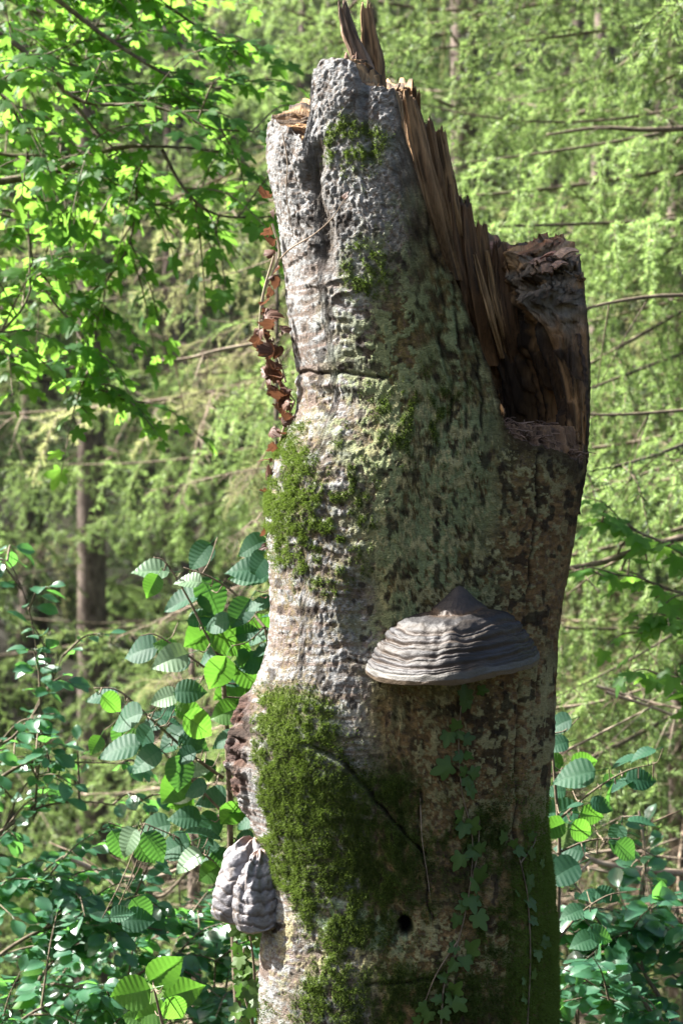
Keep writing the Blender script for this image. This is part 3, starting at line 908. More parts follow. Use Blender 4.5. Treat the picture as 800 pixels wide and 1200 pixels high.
# ------------------------------------------------------------------ bracket fungi
def bracket_big():
    c0 = W(536, 745, -0.20)
    _, rt = axis_rad(np.array([c0.z])); cxx = float(axis_rad(np.array([c0.z]))[0][0]); rt = float(rt[0])
    na, nb = 150, 190
    ph = np.linspace(R(-172), R(172), na)      # -90 = left ... 0 = to the camera ... 90 = right
    ph = np.linspace(R(-108), R(108), na)
    s_ = np.linspace(0, 1, nb)
    PH, S = np.meshgrid(ph, s_)
    wl = np.interp(np.degrees(ph), [-108, -90, -60, -20, 30, 60, 90, 108], [1.02, 1.06, 1.00, 0.95, 0.96, 0.96, .96, .9])
    # profile: radius out from the bark and height, from apex to rim to underside
    # s: 0 apex .. 0.72 rim top .. 0.8 rim .. 1 underside back to the trunk
    sr = [0, .04, .10, .16, .22, .30, .38, .46, .54, .62, .70, .76, .80, .86, .92, 1.0]
    rr_ = [0, .08, .16, .25, .36, .58, .70, .79, .85, .90, .95, .985, 1.0, .975, .80, .05]
    zz_ = [.090, .079, .066, .054, .044, .034, .020, .008, -.005, -.018, -.031, -.040, -.047, -.055, -.050, -.045]
    rad = np.interp(S, sr, rr_); hz = np.interp(S, sr, zz_)
    nA = (fbm(PH * 2.2 + 4, S * 3, 0 * S + 1, 3) - .5)
    grooves = np.zeros_like(S)
    for g0, w0, d0 in [(.215, .020, 1.4), (.37, .014, 1.2), (.47, .016, 1.6), (.575, .014, 1.3), (.67, .013, 1.3), (.735, .008, .7), (.42, .006, .6), (.52, .006, .6), (.62, .006, .6), (.705, .005, .6)]:
        gc = g0 + nA * 0.05 + 0.008 * np.sin(PH * 3 + g0 * 40)
        grooves += d0 * (0.4 + 1.2 * fbm(PH * 2.5 + g0 * 90, S * 2, 0 * S + 3, 2)) * np.exp(-((S - gc) / w0) ** 2)
    rip = (fbm(PH * 9, S * 30, 0 * S + 6, 3) - .5)
    off = -grooves * 0.0022 + rip * 0.0014 * sst(.05, .2, S) * sst(.9, .84, S) + (fbm(PH * 5, S * 10, 0 * S + 2, 3) - .5) * 0.008 * sst(.15, .35, S)
    out = 0.150
    hw_ = 0.143
    X = rad * np.sin(PH) * hw_ * wl[None]
    Yv = rad * np.cos(PH) * out
    # outward displacement
    X = X + off * np.sin(PH); Yv = Yv + off * np.cos(PH) * .8
    Z = hz + off * 0.9
    Z = Z - 0.012 * rad * np.cos(PH)                 # front droops
    Z = Z + X * 0.06 + 0.006 * np.sin(PH * 2.3 + 1) * rad + 0.008 * np.abs(np.sin(PH)) * rad
    # hug the bark: push back with the trunk's curve
    wx = c0.x + X
    yb = -np.sqrt(np.clip(rt ** 2 - (wx - cxx) ** 2, 0.02, None))
    Yw = yb - 0.004 - Yv
    vv = np.stack([wx, Yw, c0.z + Z], -1).reshape(-1, 3)
    b1 = fbm(PH * 3, S * 26, 0 * S + 9, 4)[..., None]
    col = np.array([0.042, 0.036, 0.034]) * (0.35 + 1.3 * b1)
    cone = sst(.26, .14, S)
    bandv = vnoise(S * 26 + nA * 2.5, PH * .6, 0 * S + 3)
    col = mixc(col, (0.115, 0.085, 0.055), sst(.55, .75, bandv) * .75)
    col = mixc(col, (0.030, 0.026, 0.026), sst(.40, .22, bandv) * .8)
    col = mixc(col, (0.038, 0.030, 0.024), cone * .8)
    bl = sst(.5, .62, fbm(PH * 2, S * 18, 0 * S + 12, 4)) * sst(.3, .4, S)
    col = mixc(col, (0.085, 0.083, 0.095), bl * .6)  # bluish white sheen painted in patches over the bands
    col = mixc(col, (0.13, 0.075, 0.035), np.clip(grooves, 0, 1) * .7)
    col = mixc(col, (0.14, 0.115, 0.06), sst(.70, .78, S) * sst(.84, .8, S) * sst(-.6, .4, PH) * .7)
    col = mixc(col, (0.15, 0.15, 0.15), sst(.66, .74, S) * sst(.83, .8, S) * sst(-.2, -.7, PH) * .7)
    col = mixc(col, (0.38, 0.27, 0.16), sst(.79, .81, S) * .9)
    col = mixc(col, (0.24, 0.22, 0.17), sst(.73, .755, S) * sst(.80, .785, S) * .85)
    col = col * (0.32 + 0.6 * cone[..., None]) * np.array([.94, .97, 1.08])  # trunk's shadow painted in: shelf darkened more than the cone, tinted cool
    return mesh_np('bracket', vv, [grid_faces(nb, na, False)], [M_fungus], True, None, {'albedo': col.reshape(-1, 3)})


t = thing('bracket_fungus', 'wide dark grey banded bracket fungus on the shaded front of the broken trunk', 'fungus', (0, 0, 0), 'bracket fungi on the dead trunk', bracket_big())


def hoof(cxp, cyp, y, w, h, dep, yaw, seed, lean=0.0):
    """hoof shaped conk: stacked convex tiers, widest near the bottom"""
    na, nb = 110, 150
    ph = np.linspace(R(-105), R(105), na); s_ = np.linspace(0, 1, nb)
    PH, S = np.meshgrid(ph, s_)
    rad = np.interp(S, [0, .05, .15, .3, .5, .7, .84, .90, .95, 1], [.02, .22, .45, .70, .90, .99, 1.0, .93, .70, .05])
    hz = np.interp(S, [0, .05, .15, .3, .5, .7, .84, .90, .95, 1], [.5, .49, .42, .27, .04, -.2, -.38, -.46, -.50, -.47])
    nA = (fbm(PH * 2.2 + seed, S * 3, 0 * S + seed, 3) - .5)
    gr = np.zeros_like(S)
    for g0, gw in ((.17, .8), (.33, .8), (.47, 1), (.60, 1), (.72, 1.1), (.83, 1)):
        gr += gw * (0.3 + 1.2 * fbm(PH * 3 + g0 * 50, S * 2, 0 * S + seed, 2)) * np.exp(-((S - g0 - nA * .14) / .017) ** 2)
    off = -gr * 0.0014 + (fbm(PH * 2.0, S * 4, 0 * S + seed, 2) - .5) * .016 + (fbm(PH * 7, S * 16, 0 * S + seed, 3) - .5) * .002
    r_ = rad + off / (w * .5)
    X = r_ * np.sin(PH) * w * .5; Yv = r_ * np.cos(PH) * dep; Z = hz * h + off
    X = X + lean * (hz - .5) * h
    a = R(yaw)
    xw = X * math.cos(a) + Yv * math.sin(a); yw = X * math.sin(a) - Yv * math.cos(a)
    p = W(cxp, cyp, y)
    vv = np.stack([p.x + xw, p.y + yw, p.z + Z], -1).reshape(-1, 3)
    b1 = fbm(PH * 3, S * 30, 0 * S + seed, 4)[..., None]
    col = np.array([0.17, 0.165, 0.178]) * (0.4 + 1.2 * b1)
    col = mixc(col, (0.07, 0.05, 0.038), np.clip(gr, 0, 1) * .75)
    col = mixc(col, (0.09, 0.065, 0.045), sst(.56, .66, fbm(PH * 4, S * 12, 0 * S + seed + 4, 4)) * .6)
    col = mixc(col, (0.22, 0.12, 0.08), sst(.16, .04, S) * .7)
    col = mixc(col, (0.34, 0.27, 0.19), sst(.88, .94, S) * .8)
    return mesh_np('hoof', vv, [grid_faces(nb, na, False)], [M_fungus], True, None, {'albedo': col.reshape(-1, 3)})


t = thing('bracket_fungus', 'larger outer lobe of the pale hoof shaped fungus pair on the lit left edge', 'fungus', (0, 0, 0), 'bracket fungi on the dead trunk', hoof(297, 1030, -.03, .120, .140, .068, -62, 2, .10))
t = thing('bracket_fungus', 'narrower inner lobe of the pale hoof fungus pair, tucked against the bark', 'fungus', (0, 0, 0), 'bracket fungi on the dead trunk', hoof(305, 1043, -.07, .080, .132, .050, -38, 5, .0))


# ------------------------------------------------------------------ leaf meshes (base at origin, length along +Y, face up +Z, length 1)
def leaf_grid(name, mat, prof, nl=12, nw=4, serr=0.0, pleat=0.0, fold=0.25, droop=0.25, seed=0, smooth=True):
    rs = np.random.default_rng(seed)
    t = np.linspace(0, 1, nl + 1); u = np.linspace(-1, 1, 2 * nw + 1)
    T, Uu = np.meshgrid(t, u, indexing='ij')
    w = np.interp(T, prof[0], prof[1])
    # side veins run forwards: shift points along Y away from the midrib
    X = w * Uu
    Yy = T + 0.07 * np.abs(Uu) * np.sin(np.pi * np.clip(T, 0, 1))
    edge = (np.abs(Uu) > .99)
    X = X * (1 + serr * edge * (np.where(np.arange(nl + 1) % 2 == 0, 1, -1))[:, None])
    Z = fold * np.abs(X) + pleat * np.cos(np.pi * np.arange(nl + 1))[:, None] * np.abs(Uu) ** 0.6 * (np.abs(Uu) > 0) * (w > .03)
    Z = Z - droop * Yy ** 2 + 0.03 * np.sin(T * 6 + seed) * Uu
    vv = np.stack([X, Yy, Z], -1).reshape(-1, 3)
    n = 2 * nw + 1
    f = grid_faces(nl + 1, n, False)
    g = Geo()
    tint = np.where(np.abs(Uu) < .01, 0.75, 0.35 + 0.15 * rs.random(Uu.shape)) + 0.05 * (np.arange(nl + 1) % 2)[:, None]
    g.add(vv, f, 0, tint.ravel())
    g.tube([(0, -0.30, 0.02), (0, -0.12, 0.0), (0, 0.02, -0.004), (0, .5, -0.012 - droop * .25), (0, .95, -.012 - droop * .9)], [.016, .014, .012, .009, .003], 4, 0, 0.9)
    return g.mesh(name, [mat], smooth)


def leaf_palm(name, mat, lobes, base=0.22, droop=0.15, seed=0, rough_e=0.03, valley=.66, petiole=0.5):
    """palmate leaf: lobes = [(angle from +Y in degrees, length)]"""
    rs = np.random.default_rng(seed)
    lobes = sorted(lobes)
    ring = []
    for i, (a, l) in enumerate(lobes):
        ring.append((a, l))
        if i < len(lobes) - 1:
            a2, l2 = lobes[i + 1]
            ring.append(((a + a2) / 2, min(l, l2) * valley))
    a0, a1 = lobes[0][0] - 28, lobes[-1][0] + 28
    ring = [(a0, base)] + ring + [(a1, base)]
    A = np.array([r[0] for r in ring]); Ls = np.array([r[1] for r in ring])
    fine_a = []; fine_r = []
    for i in range(len(A) - 1):
        for k in range(3):
            t = k / 3
            fine_a.append(A[i] * (1 - t) + A[i + 1] * t)
            r0, r1 = Ls[i], Ls[i + 1]
            fine_r.append((r0 * (1 - t) + r1 * t) * (1 + (0.05 if k == 1 else 0.02 * (k == 2)) + rough_e * (rs.random() - .5) * 2 * (k > 0)))
    fine_a.append(A[-1]); fine_r.append(Ls[-1])
    fa = np.radians(np.array(fine_a)); fr = np.array(fine_r)
    out = np.stack([np.sin(fa) * fr, np.cos(fa) * fr + 0.12], -1)
    mid = out * 0.5; mid[:, 1] += 0.03
    c = np.array([[0, 0.05]])
    p = np.concatenate([c, mid, out]); n = len(fa)
    r2 = np.hypot(p[:, 0], p[:, 1])
    z = -droop * r2 ** 2 + 0.10 * np.abs(p[:, 0]) + 0.03 * np.sin(p[:, 0] * 7 + seed)
    vv = np.concatenate([p, z[:, None]], 1)
    f3 = [(0, 1 + i + 1, 1 + i) for i in range(n - 1)]
    f4 = [(1 + i, 1 + i + 1, 1 + n + i + 1, 1 + n + i) for i in range(n - 1)]
    g = Geo()
    g.add(vv, np.array(f3), 0, 0.5)
    g.n = 0; g.v = []; g.t = []
    g.add(vv, np.array(f4), 0, np.concatenate([[.8], np.full(n, .55), np.full(n, .4)]))
    g.tube([(0, -petiole, 0.06), (0, -petiole * .4, 0.0), (0, 0.06, 0)], [.014, .012, .01], 4, 0, 0.9)
    return g.mesh(name, [mat])


HZ = ([0, .05, .15, .3, .45, .6, .75, .87, .95, 1.0], [.03, .25, .36, .40, .38, .31, .19, .085, .03, 0.0])
BE = ([0, .1, .3, .5, .7, .88, 1.0], [.02, .17, .30, .33, .27, .14, 0.0])
hz_m = {k: [leaf_grid('hazel_leaf', m, HZ, 18, 4, .025, .006, rnd.uniform(.05, .3), rnd.uniform(.05, .35), i, False) for i in range(4)]
        for k, m in (('d', M_hazel), ('y', M_hazel_y), ('p', M_hazel_p))}
be_m = [leaf_grid('beech_leaf', M_shrub, BE, 8, 2, .03, .006, rnd.uniform(.05, .3), rnd.uniform(.05, .3), i) for i in range(4)]
be_y = [leaf_grid('beech_leaf_light', M_hazel_y, BE, 8, 2, .03, .006, rnd.uniform(.05, .3), rnd.uniform(.05, .3), i) for i in range(2)]
MP = [(-105, .42), (-52, .72), (0, .88), (52, .72), (105, .42)]
mp_m = [leaf_palm('maple_leaf', M_maple, [(a + rnd.uniform(-5, 5), l * rnd.uniform(.9, 1.1)) for a, l in MP], .25, rnd.uniform(.05, .5), i) for i in range(5)]
IV = [(-95, .45), (-48, .62), (0, .85), (48, .62), (95, .45)]
iv_m = [leaf_palm('ivy_leaf', M_ivy, [(a + rnd.uniform(-4, 4), l * rnd.uniform(.88, 1.1)) for a, l in IV], .35, rnd.uniform(.0, .25), i + 20, .0, .80, petiole=.35) for i in range(4)]
br_m = [leaf_palm('withered_leaf', M_brown, [(a + rnd.uniform(-12, 12), (.55 + l * .2) * rnd.uniform(.8, 1.1)) for a, l in IV], .45, rnd.uniform(1.0, 2.6), i + 40, .14, .95, petiole=.25) for i in range(4)]
for me_ in br_m:      # crumple
    co = np.zeros(len(me_.vertices) * 3, dtype=np.float32); me_.vertices.foreach_get('co', co)
    co = co.reshape(-1, 3); co[:, 2] += 0.5 * (co[:, 0] ** 2) * np.sin(co[:, 1] * 7) + 0.9 * co[:, 0] ** 2
    co += (rng.random(co.shape) - .5) * 0.09
    me_.vertices.foreach_set('co', co.ravel())


def place_leaf(me, parent, base, direction, normal, size, name='leaf', roll=0.0, label=None):
    d = Vector(direction).normalized()
    n = Vector(normal)
    x = d.cross(n)
    if x.length < 1e-3:
        x = d.cross(Vector((1, 0, 0.3)))
    x.normalize()
    z = x.cross(d).normalized()
    m = Matrix((x, d, z)).transposed().to_4x4()
    if roll:
        m = m @ Matrix.Rotation(roll, 4, 'Y')
    m = Matrix.Translation(base) @ m @ Matrix.Diagonal((size, size, size, 1))
    o_ = bpy.data.objects.new(name, me)
    COL.objects.link(o_)
    o_.parent = parent
    o_.matrix_parent_inverse = parent.matrix_world.inverted() if parent.location.length > 0 else Matrix()
    o_.matrix_local = m if parent.location.length == 0 else m
    if label:
        o_['label'] = label
    return o_


def leaf_world(me, size, base, direction, normal):
    """vertices of a leaf placed in the world (for joined leaves)"""
    d = Vector(direction).normalized(); x = d.cross(Vector(normal)).normalized(); z = x.cross(d).normalized()
    M3 = np.array([[x.x, d.x, z.x], [x.y, d.y, z.y], [x.z, d.z, z.z]])
    co = np.zeros(len(me.vertices) * 3, dtype=np.float32); me.vertices.foreach_get('co', co)
    return (co.reshape(-1, 3) * size) @ M3.T + np.array(tuple(base))


# ------------------------------------------------------------------ hazel shrub just behind the trunk (left)
def hand_shrub(root, stems, leaves, meshes, y0, mat=M_twig):
    """stems: list of (list of (px,py,y), r0, r1); leaves: (px,py,len px,dir deg on the photo,kind,face 0..1)"""
    allp = []
    for pts, r0, r1 in stems:
        path = bez([W(*p) for p in pts], 26)
        g = Geo()
        g.tube(path, np.linspace(r0, r1, len(path)), 6, 0, 0.5, 0.1)
        obj('stem', g.mesh('stem', [mat]), root)
        allp += path
    pet = Geo()
    for (px, py, lp, ang, kind) in leaves:
        y = y0 + rnd.uniform(-.14, .14)
        size = lp * (y - CAM_Y) / FPX * 1.08
        a = R(ang)
        dp = rnd.uniform(-.35, .35)
        d = Vector((math.cos(a), dp, math.sin(a))).normalized()
        c = W(px, py, y)
        base = c - d * size * .5
        face = Vector((rnd.uniform(-.35, .35), -0.75 - rnd.uniform(0, .5), 0.75 + rnd.uniform(-.2, .4)))
        if kind == 'e':
            face = Vector((0, -.15, 1)); kind = 'd'
        if kind == 'y':
            face = Vector((rnd.uniform(-.3, .5), -0.9, .15))
        ms = meshes[kind]
        place_leaf(ms[rnd.randrange(len(ms))], root, base, d, face, size)
        q = base - d * size * .3
        best = min(allp, key=lambda p: (p - q).length)
        mid = q.lerp(best, .5) + Vector((0, 0, -.01))
        pet.tube(bez([best, mid, q], 8), [.0016, .0015, .0014, .0013, .0012, .0012, .0011, .0011, .001][:len(bez([best, mid, q], 8))], 4, 0, .5)
    obj('leaf_stalks', pet.mesh('leaf_stalks', [mat]), root, 'stuff')


def z3(x, y):
    return 80 + x / 3.077, 600 + y / 3.077


hl = [(660, 125, 112, 205, 'd'), (650, 228, 140, 182, 'd'), (685, 328, 92, 190, 'd'), (295, 208, 130, 175, 'p'), (300, 268, 90, 240, 'y'),
      (405, 322, 140, 200, 'd'), (430, 245, 95, 170, 'p'), (520, 305, 150, 300, 'd'), (620, 365, 120, 235, 'd'), (480, 450, 155, 215, 'y'),
      (590, 462, 150, 335, 'y'), (680, 448, 92, 200, 'd'), (255, 495, 135, 188, 'd'), (365, 530, 130, 195, 'p'), (350, 488, 90, 160, 'y'),
      (500, 520, 95, 200, 'd'), (540, 585, 130, 245, 'y'), (655, 590, 120, 330, 'y'), (600, 650, 122, 215, 'd'), (120, 660, 112, 175, 'd'),
      (200, 742, 142, 195, 'd'), (180, 848, 150, 185, 'd'), (345, 668, 100, 190, 'p'), (440, 645, 112, 5, 'd'), (305, 760, 100, 200, 'd'),
      (370, 748, 92, 350, 'e'), (475, 770, 130, 325, 'y'), (560, 725, 112, 200, 'y'), (370, 815, 120, 215, 'd'), (340, 862, 100, 190, 'e'),
      (420, 880, 85, 200, 'd'), (400, 945, 125, 265, 'd'), (470, 930, 92, 20, 'p'), (380, 1000, 130, 230, 'y'), (412, 1022, 85, 200, 'p'),
      (515, 1030, 112, 190, 'd'), (98, 842, 72, 240, 'y'), (262, 820, 90, 355, 'y'), (160, 690, 90, 320, 'y'), (640, 690, 90, 10, 'd'),
      (650, 540, 110, 170, 'd'), (700, 500, 80, 200, 'd'), (560, 820, 90, 200, 'd'), (620, 470, 100, 60, 'd'), (455, 830, 110, 340, 'd')]
hl = [(*z3(a, b), c / 3.077, d, k) for a, b, c, d, k in hl]
hl += [(178, 970, 42, 190, 'd'), (202, 993, 42, 200, 'd'), (219, 1008, 36, 210, 'p'), (217, 957, 36, 170, 'd'), (246, 936, 34, 190, 'd'),
       (242, 1000, 34, 200, 'd'), (243, 1024, 32, 220, 'y'), (149, 987, 36, 240, 'p'), (262, 1010, 34, 320, 'd'), (290, 960, 34, 200, 'd'),
       (212, 940, 30, 200, 'y'), (270, 955, 36, 230, 'y'), (283, 985, 30, 190, 'd'), (228, 925, 30, 200, 'd')]
HY = 0.42
_r2 = random.Random(5)
for _ in range(50):
    _x = _r2.uniform(105, 318); _y = _r2.uniform(650, 1085)
    if _x < 225 - (_y - 650) * .3 and _y < 820: continue
    if _x + (_y < 700) * 30 < 140: continue
    hl.append((_x, _y, _r2.uniform(24, 44), _r2.uniform(150, 380), _r2.choice('dddddddye')))
hazel = thing('hazel_shrub', 'leafy hazel bush with broad ribbed leaves beside the lit left edge of the trunk', 'shrub')
hand_shrub(hazel, [
    ([(285, 1300, HY), (272, 1050, HY), (268, 900, HY), (262, 800, HY), (256, 740, HY), (255, 720, HY)], .008, .003),
    ([(310, 735, HY - .05), (280, 700, HY), (250, 678, HY), (215, 665, HY)], .003, .0015),
    ([(262, 780, HY), (240, 740, HY), (220, 700, HY), (195, 660, HY), (180, 653, HY)], .003, .0012),
    ([(262, 912, HY), (225, 885, HY), (180, 845, HY), (140, 810, HY), (110, 806, HY)], .004, .0013),
    ([(268, 960, HY), (240, 930, HY), (215, 905, HY), (190, 880, HY)], .003, .0013),
    ([(272, 1040, HY), (250, 1010, HY), (215, 985, HY), (170, 965, HY)], .003, .0013),
    ([(330, 700, HY - .05), (310, 660, HY), (298, 640, HY)], .002, .001),
    ([(262, 800, HY), (230, 775, HY), (185, 745, HY), (165, 745, HY)], .003, .001)], hl, hz_m, HY)

shoot = thing('hazel_shoot', 'bright yellow green young hazel shoot at the bottom, in full sun', 'shrub')
hand_shrub(shoot, [([(215, 1330, .1), (200, 1240, .1), (188, 1190, .1), (180, 1155, .1)], .004, .002)],
           [(195, 1137, 46, 35, 'y'), (151, 1165, 50, 195, 'y'), (214, 1163, 46, 20, 'y'), (176, 1189, 42, 200, 'y'), (178, 1165, 34, 265, 'p'),
            (206, 1184, 36, 300, 'y'), (160, 1195, 36, 170, 'y')], hz_m, .1)


def z7(x, y):
    return 620 + x / 2.856, 780 + y / 2.856


rl = [(145, 365, 140, 190, 'd'), (95, 195, 90, 200, 'd'), (90, 262, 80, 190, 'd'), (185, 325, 90, 10, 'y'), (275, 385, 60, 10, 'd'), (375, 380, 100, 5, 'd'),
      (375, 290, 90, 190, 'e'), (320, 310, 90, 185, 'e'), (260, 420, 100, 240, 'e'), (245, 465, 80, 350, 'd'), (120, 575, 90, 260, 'p'),
      (75, 545, 90, 200, 'y'), (180, 552, 90, 350, 'y'), (380, 515, 100, 5, 'e'), (290, 572, 80, 250, 'd'), (305, 605, 100, 330, 'd'),
      (105, 690, 130, 200, 'd'), (130, 610, 110, 170, 'd'), (85, 420, 70, 180, 'd'), (150, 465, 60, 30, 'e'), (95, 490, 130, 175, 'd'),
      (210, 500, 80, 350, 'y'), (345, 375, 80, 170, 'd'), (305, 400, 80, 200, 'e'), (70, 320, 80, 170, 'y'), (205, 770, 80, 170, 'd'),
      (260, 765, 80, 355, 'd'), (140, 825, 80, 190, 'd'), (325, 620, 90, 320, 'd'), (180, 920, 90, 190, 'd'), (240, 900, 90, 345, 'd')]
rl = [(*z7(a, b), c / 2.856, d, k) for a, b, c, d, k in rl]
rh = thing('hazel_shrub', 'hazel and dogwood growth poking out behind the right mossy foot of the trunk', 'shrub', (0, 0, 0))
rh['label'] = 'broad leaved hazel bush poking out behind the right mossy side of the trunk'
hazel['group'] = rh['group'] = 'hazel bushes behind the dead trunk'
hand_shrub(rh, [
    ([(640, 1350, .5), (650, 1150, .5), (655, 1000, .5), (650, 920, .5), (645, 860, .5)], .006, .002),
    ([(652, 1000, .5), (690, 985, .5), (730, 985, .5), (770, 1005, .5)], .003, .001),
    ([(655, 960, .5), (690, 930, .5), (730, 905, .5), (765, 895, .5)], .003, .001),
    ([(654, 1100, .5), (680, 1070, .5), (710, 1050, .5), (735, 1045, .5)], .003, .001)], rl, hz_m, .5)

# ------------------------------------------------------------------ scattered leafy shrubs
leaf_budget = {}


def leafy(name, label, cat, limbs, meshes, lsize, nleaf, side=0.35, spread=(1, .6, .8), group=None, mat=M_twig, up=0.9, hang=0.0, top=300, seed=1, sub=7):
    """limbs: list of (points, r0, r1). Side twigs carry alternate leaves; the first `top` leaves are parts."""
    rs = random.Random(seed)
    root = thing(name, label, cat, (0, 0, 0), group)
    leaves = []
    tw = Geo()
    per = max(1, nleaf // max(1, len(limbs) * sub))
    for pts, r0, r1 in limbs:
        path = bez([W(*p) for p in pts], 30)
        g = Geo(); g.tube(path, np.linspace(r0, r1, len(path)), 6, 0, .4, .15)
        obj('branch', g.mesh('branch', [mat]), root)
        for k in range(sub):
            i = int(len(path) * (0.12 + 0.86 * (k + rs.random() * .8) / sub)); i = min(len(path) - 2, i)
            p = path[i]; ax = (path[i + 1] - path[i]).normalized()
            d = (ax * .7 + Vector((rs.uniform(-1, 1) * spread[0], rs.uniform(-1, 1) * spread[1], rs.uniform(-1, 1) * spread[2]))).normalized()
            L = side * rs.uniform(.5, 1.1)
            q1 = p + d * L * .5 + Vector((0, 0, .02)); q2 = p + d * L + Vector((0, 0, -hang * L))
            tp = bez([p, q1, q2], 12)
            tw.tube(tp, np.linspace(.0028, .0010, len(tp)), 4, 0, .5)
            for j in range(per):
                t = (j + .6) / per
                a = tp[min(len(tp) - 2, int(t * (len(tp) - 1)))]
                dd = (tp[-1] - tp[-3]).normalized()
                sidev = dd.cross(Vector((0, 0, 1))); sidev.normalize()
                s_ = 1 if j % 2 else -1
                if j == per - 1: s_ = 0
                ld = (dd * .6 + sidev * s_ + Vector((rs.uniform(-.3, .3), rs.uniform(-.3, .3), rs.uniform(-.45, .2)))).normalized()
                nn = Vector((rs.uniform(-.5, .5), rs.uniform(-.9, .2), up + rs.uniform(-.3, .3)))
                sz = lsize * rs.uniform(.6, 1.2)
                leaves.append((meshes[rs.randrange(len(meshes))], a + ld * sz * .3, ld, nn, sz))
    obj('twigs', tw.mesh('twigs', [mat]), root, 'stuff')
    rs.shuffle(leaves)
    for m_e, b, d, n, s_ in leaves[:top]:
        place_leaf(m_e, root, b, d, n, s_)
    rest = leaves[top:]
    if rest:
        g = Geo()
        for m_e, b, d, n, s_ in rest:
            co = leaf_world(m_e, s_, b, d, n)
            f3 = [tuple(p.vertices) for p in m_e.polygons if len(p.vertices) == 3]
            f4 = [tuple(p.vertices) for p in m_e.polygons if len(p.vertices) == 4]
            tt_ = rs.random()
            n0_ = g.n
            g.add(co, np.array(f4), 0, tt_)
            if f3:
                g.f3.append(np.array(f3) + n0_); g.m3.append(np.zeros(len(f3)))
        obj('leaves', g.mesh('leaves', [meshes[0].materials[0]]), root, 'stuff')
    return root


# maple boughs in the upper left
MY = 1.6
ml = []
for pts, r0 in [
    ([(-120, 235, MY), (0, 213, MY), (60, 203, MY), (130, 175, MY), (200, 172, MY), (290, 180, MY + .2)], .012),
    ([(-100, 0, MY), (0, 40, MY), (60, 90, MY), (110, 150, MY), (150, 190, MY)], .010),
    ([(-80, 150, MY + .3), (0, 180, MY + .3), (60, 182, MY + .3), (110, 190, MY + .3)], .007),
    ([(-80, -90, MY), (40, -20, MY), (120, 40, MY), (200, 90, MY), (260, 105, MY + .2)], .010),
    ([(-60, -40, MY + .4), (60, 20, MY + .4), (160, 30, MY + .4), (240, 20, MY + .4)], .009),
    ([(60, 90, MY - .2), (100, 120, MY - .2), (180, 125, MY - .2), (250, 150, MY - .2), (312, 155, MY)], .006),
    ([(-60, 250, MY), (20, 250, MY), (40, 310, MY), (60, 350, MY), (100, 400, MY), (104, 450, MY)], .005),
    ([(80, 190, MY + .2), (72, 240, MY + .2), (54, 300, MY + .2), (52, 330, MY + .2)], .004),
    ([(190, 175, MY), (215, 220, MY), (250, 250, MY), (300, 255, MY), (330, 250, MY)], .005),
    ([(150, 180, MY + .1), (160, 230, MY + .1), (150, 290, MY + .1), (125, 330, MY + .1), (122, 380, MY + .1)], .005),
    ([(-90, 330, MY - .2), (-20, 390, MY - .2), (20, 370, MY - .2), (45, 320, MY - .2)], .006),
    ([(-90, 380, MY), (-10, 410, MY), (50, 430, MY), (110, 455, MY), (150, 470, MY)], .006),
    ([(-90, 60, MY - .2), (-10, 100, MY - .2), (30, 160, MY - .2), (26, 230, MY - .2)], .006),
    ([(40, -60, MY + .2), (150, -20, MY + .2), (230, 30, MY + .2), (290, 70, MY + .2)], .008),
]:
    ml.append((pts, r0, .0015))
for _ in range(9):
    _x = _r2.uniform(-60, 130); _y = _r2.uniform(-80, 330); _d = MY + _r2.uniform(-.3, .8)
    ml.append(([(_x - 60, _y - 10, _d), (_x, _y, _d), (_x + 70, _y + _r2.uniform(-20, 40), _d), (_x + 150, _y + _r2.uniform(-20, 60), _d)], .005, .001))
leafy('maple_tree', 'overhanging maple boughs with lobed green leaves filling the upper left', 'tree', ml, mp_m, .050, 2000, .30, (1, .8, .7), top=300, up=.8, seed=3, hang=.15, sub=9)
mt_ = [o_ for o_ in COL.objects if o_.name == 'maple_tree'][0]
g = Geo()
tx, ty = -2.1, 2.0
tr = [Vector((tx - .2, ty, gz(tx, ty) - .2)), Vector((tx, ty, 0.5)), Vector((tx + .1, ty - .1, 2.0)), Vector((tx, ty - .2, 3.5))]
g.tube(bez(tr, 24), np.linspace(.10, .05, len(bez(tr, 24))), 10, 0, .4, .1)
for (px, py, y) in [(-120, 235, MY), (-100, 0, MY), (-80, 150, MY + .3), (-80, -90, MY), (-60, -40, MY + .4), (-60, 250, MY), (-90, 330, MY - .2), (-90, 380, MY), (-90, 60, MY - .2)]:
    e_ = W(px, py, y); s_ = Vector((tx + .05, ty - .1, e_.z - .35))
    g.tube(bez([s_, s_.lerp(e_, .5) + Vector((0, 0, -.03)), e_], 8), np.linspace(.02, .010, len(bez([s_, s_.lerp(e_, .5), e_], 8))), 6, 0, .4, .1)
obj('trunk', g.mesh('maple_trunk', [M_sprucebark]), mt_)

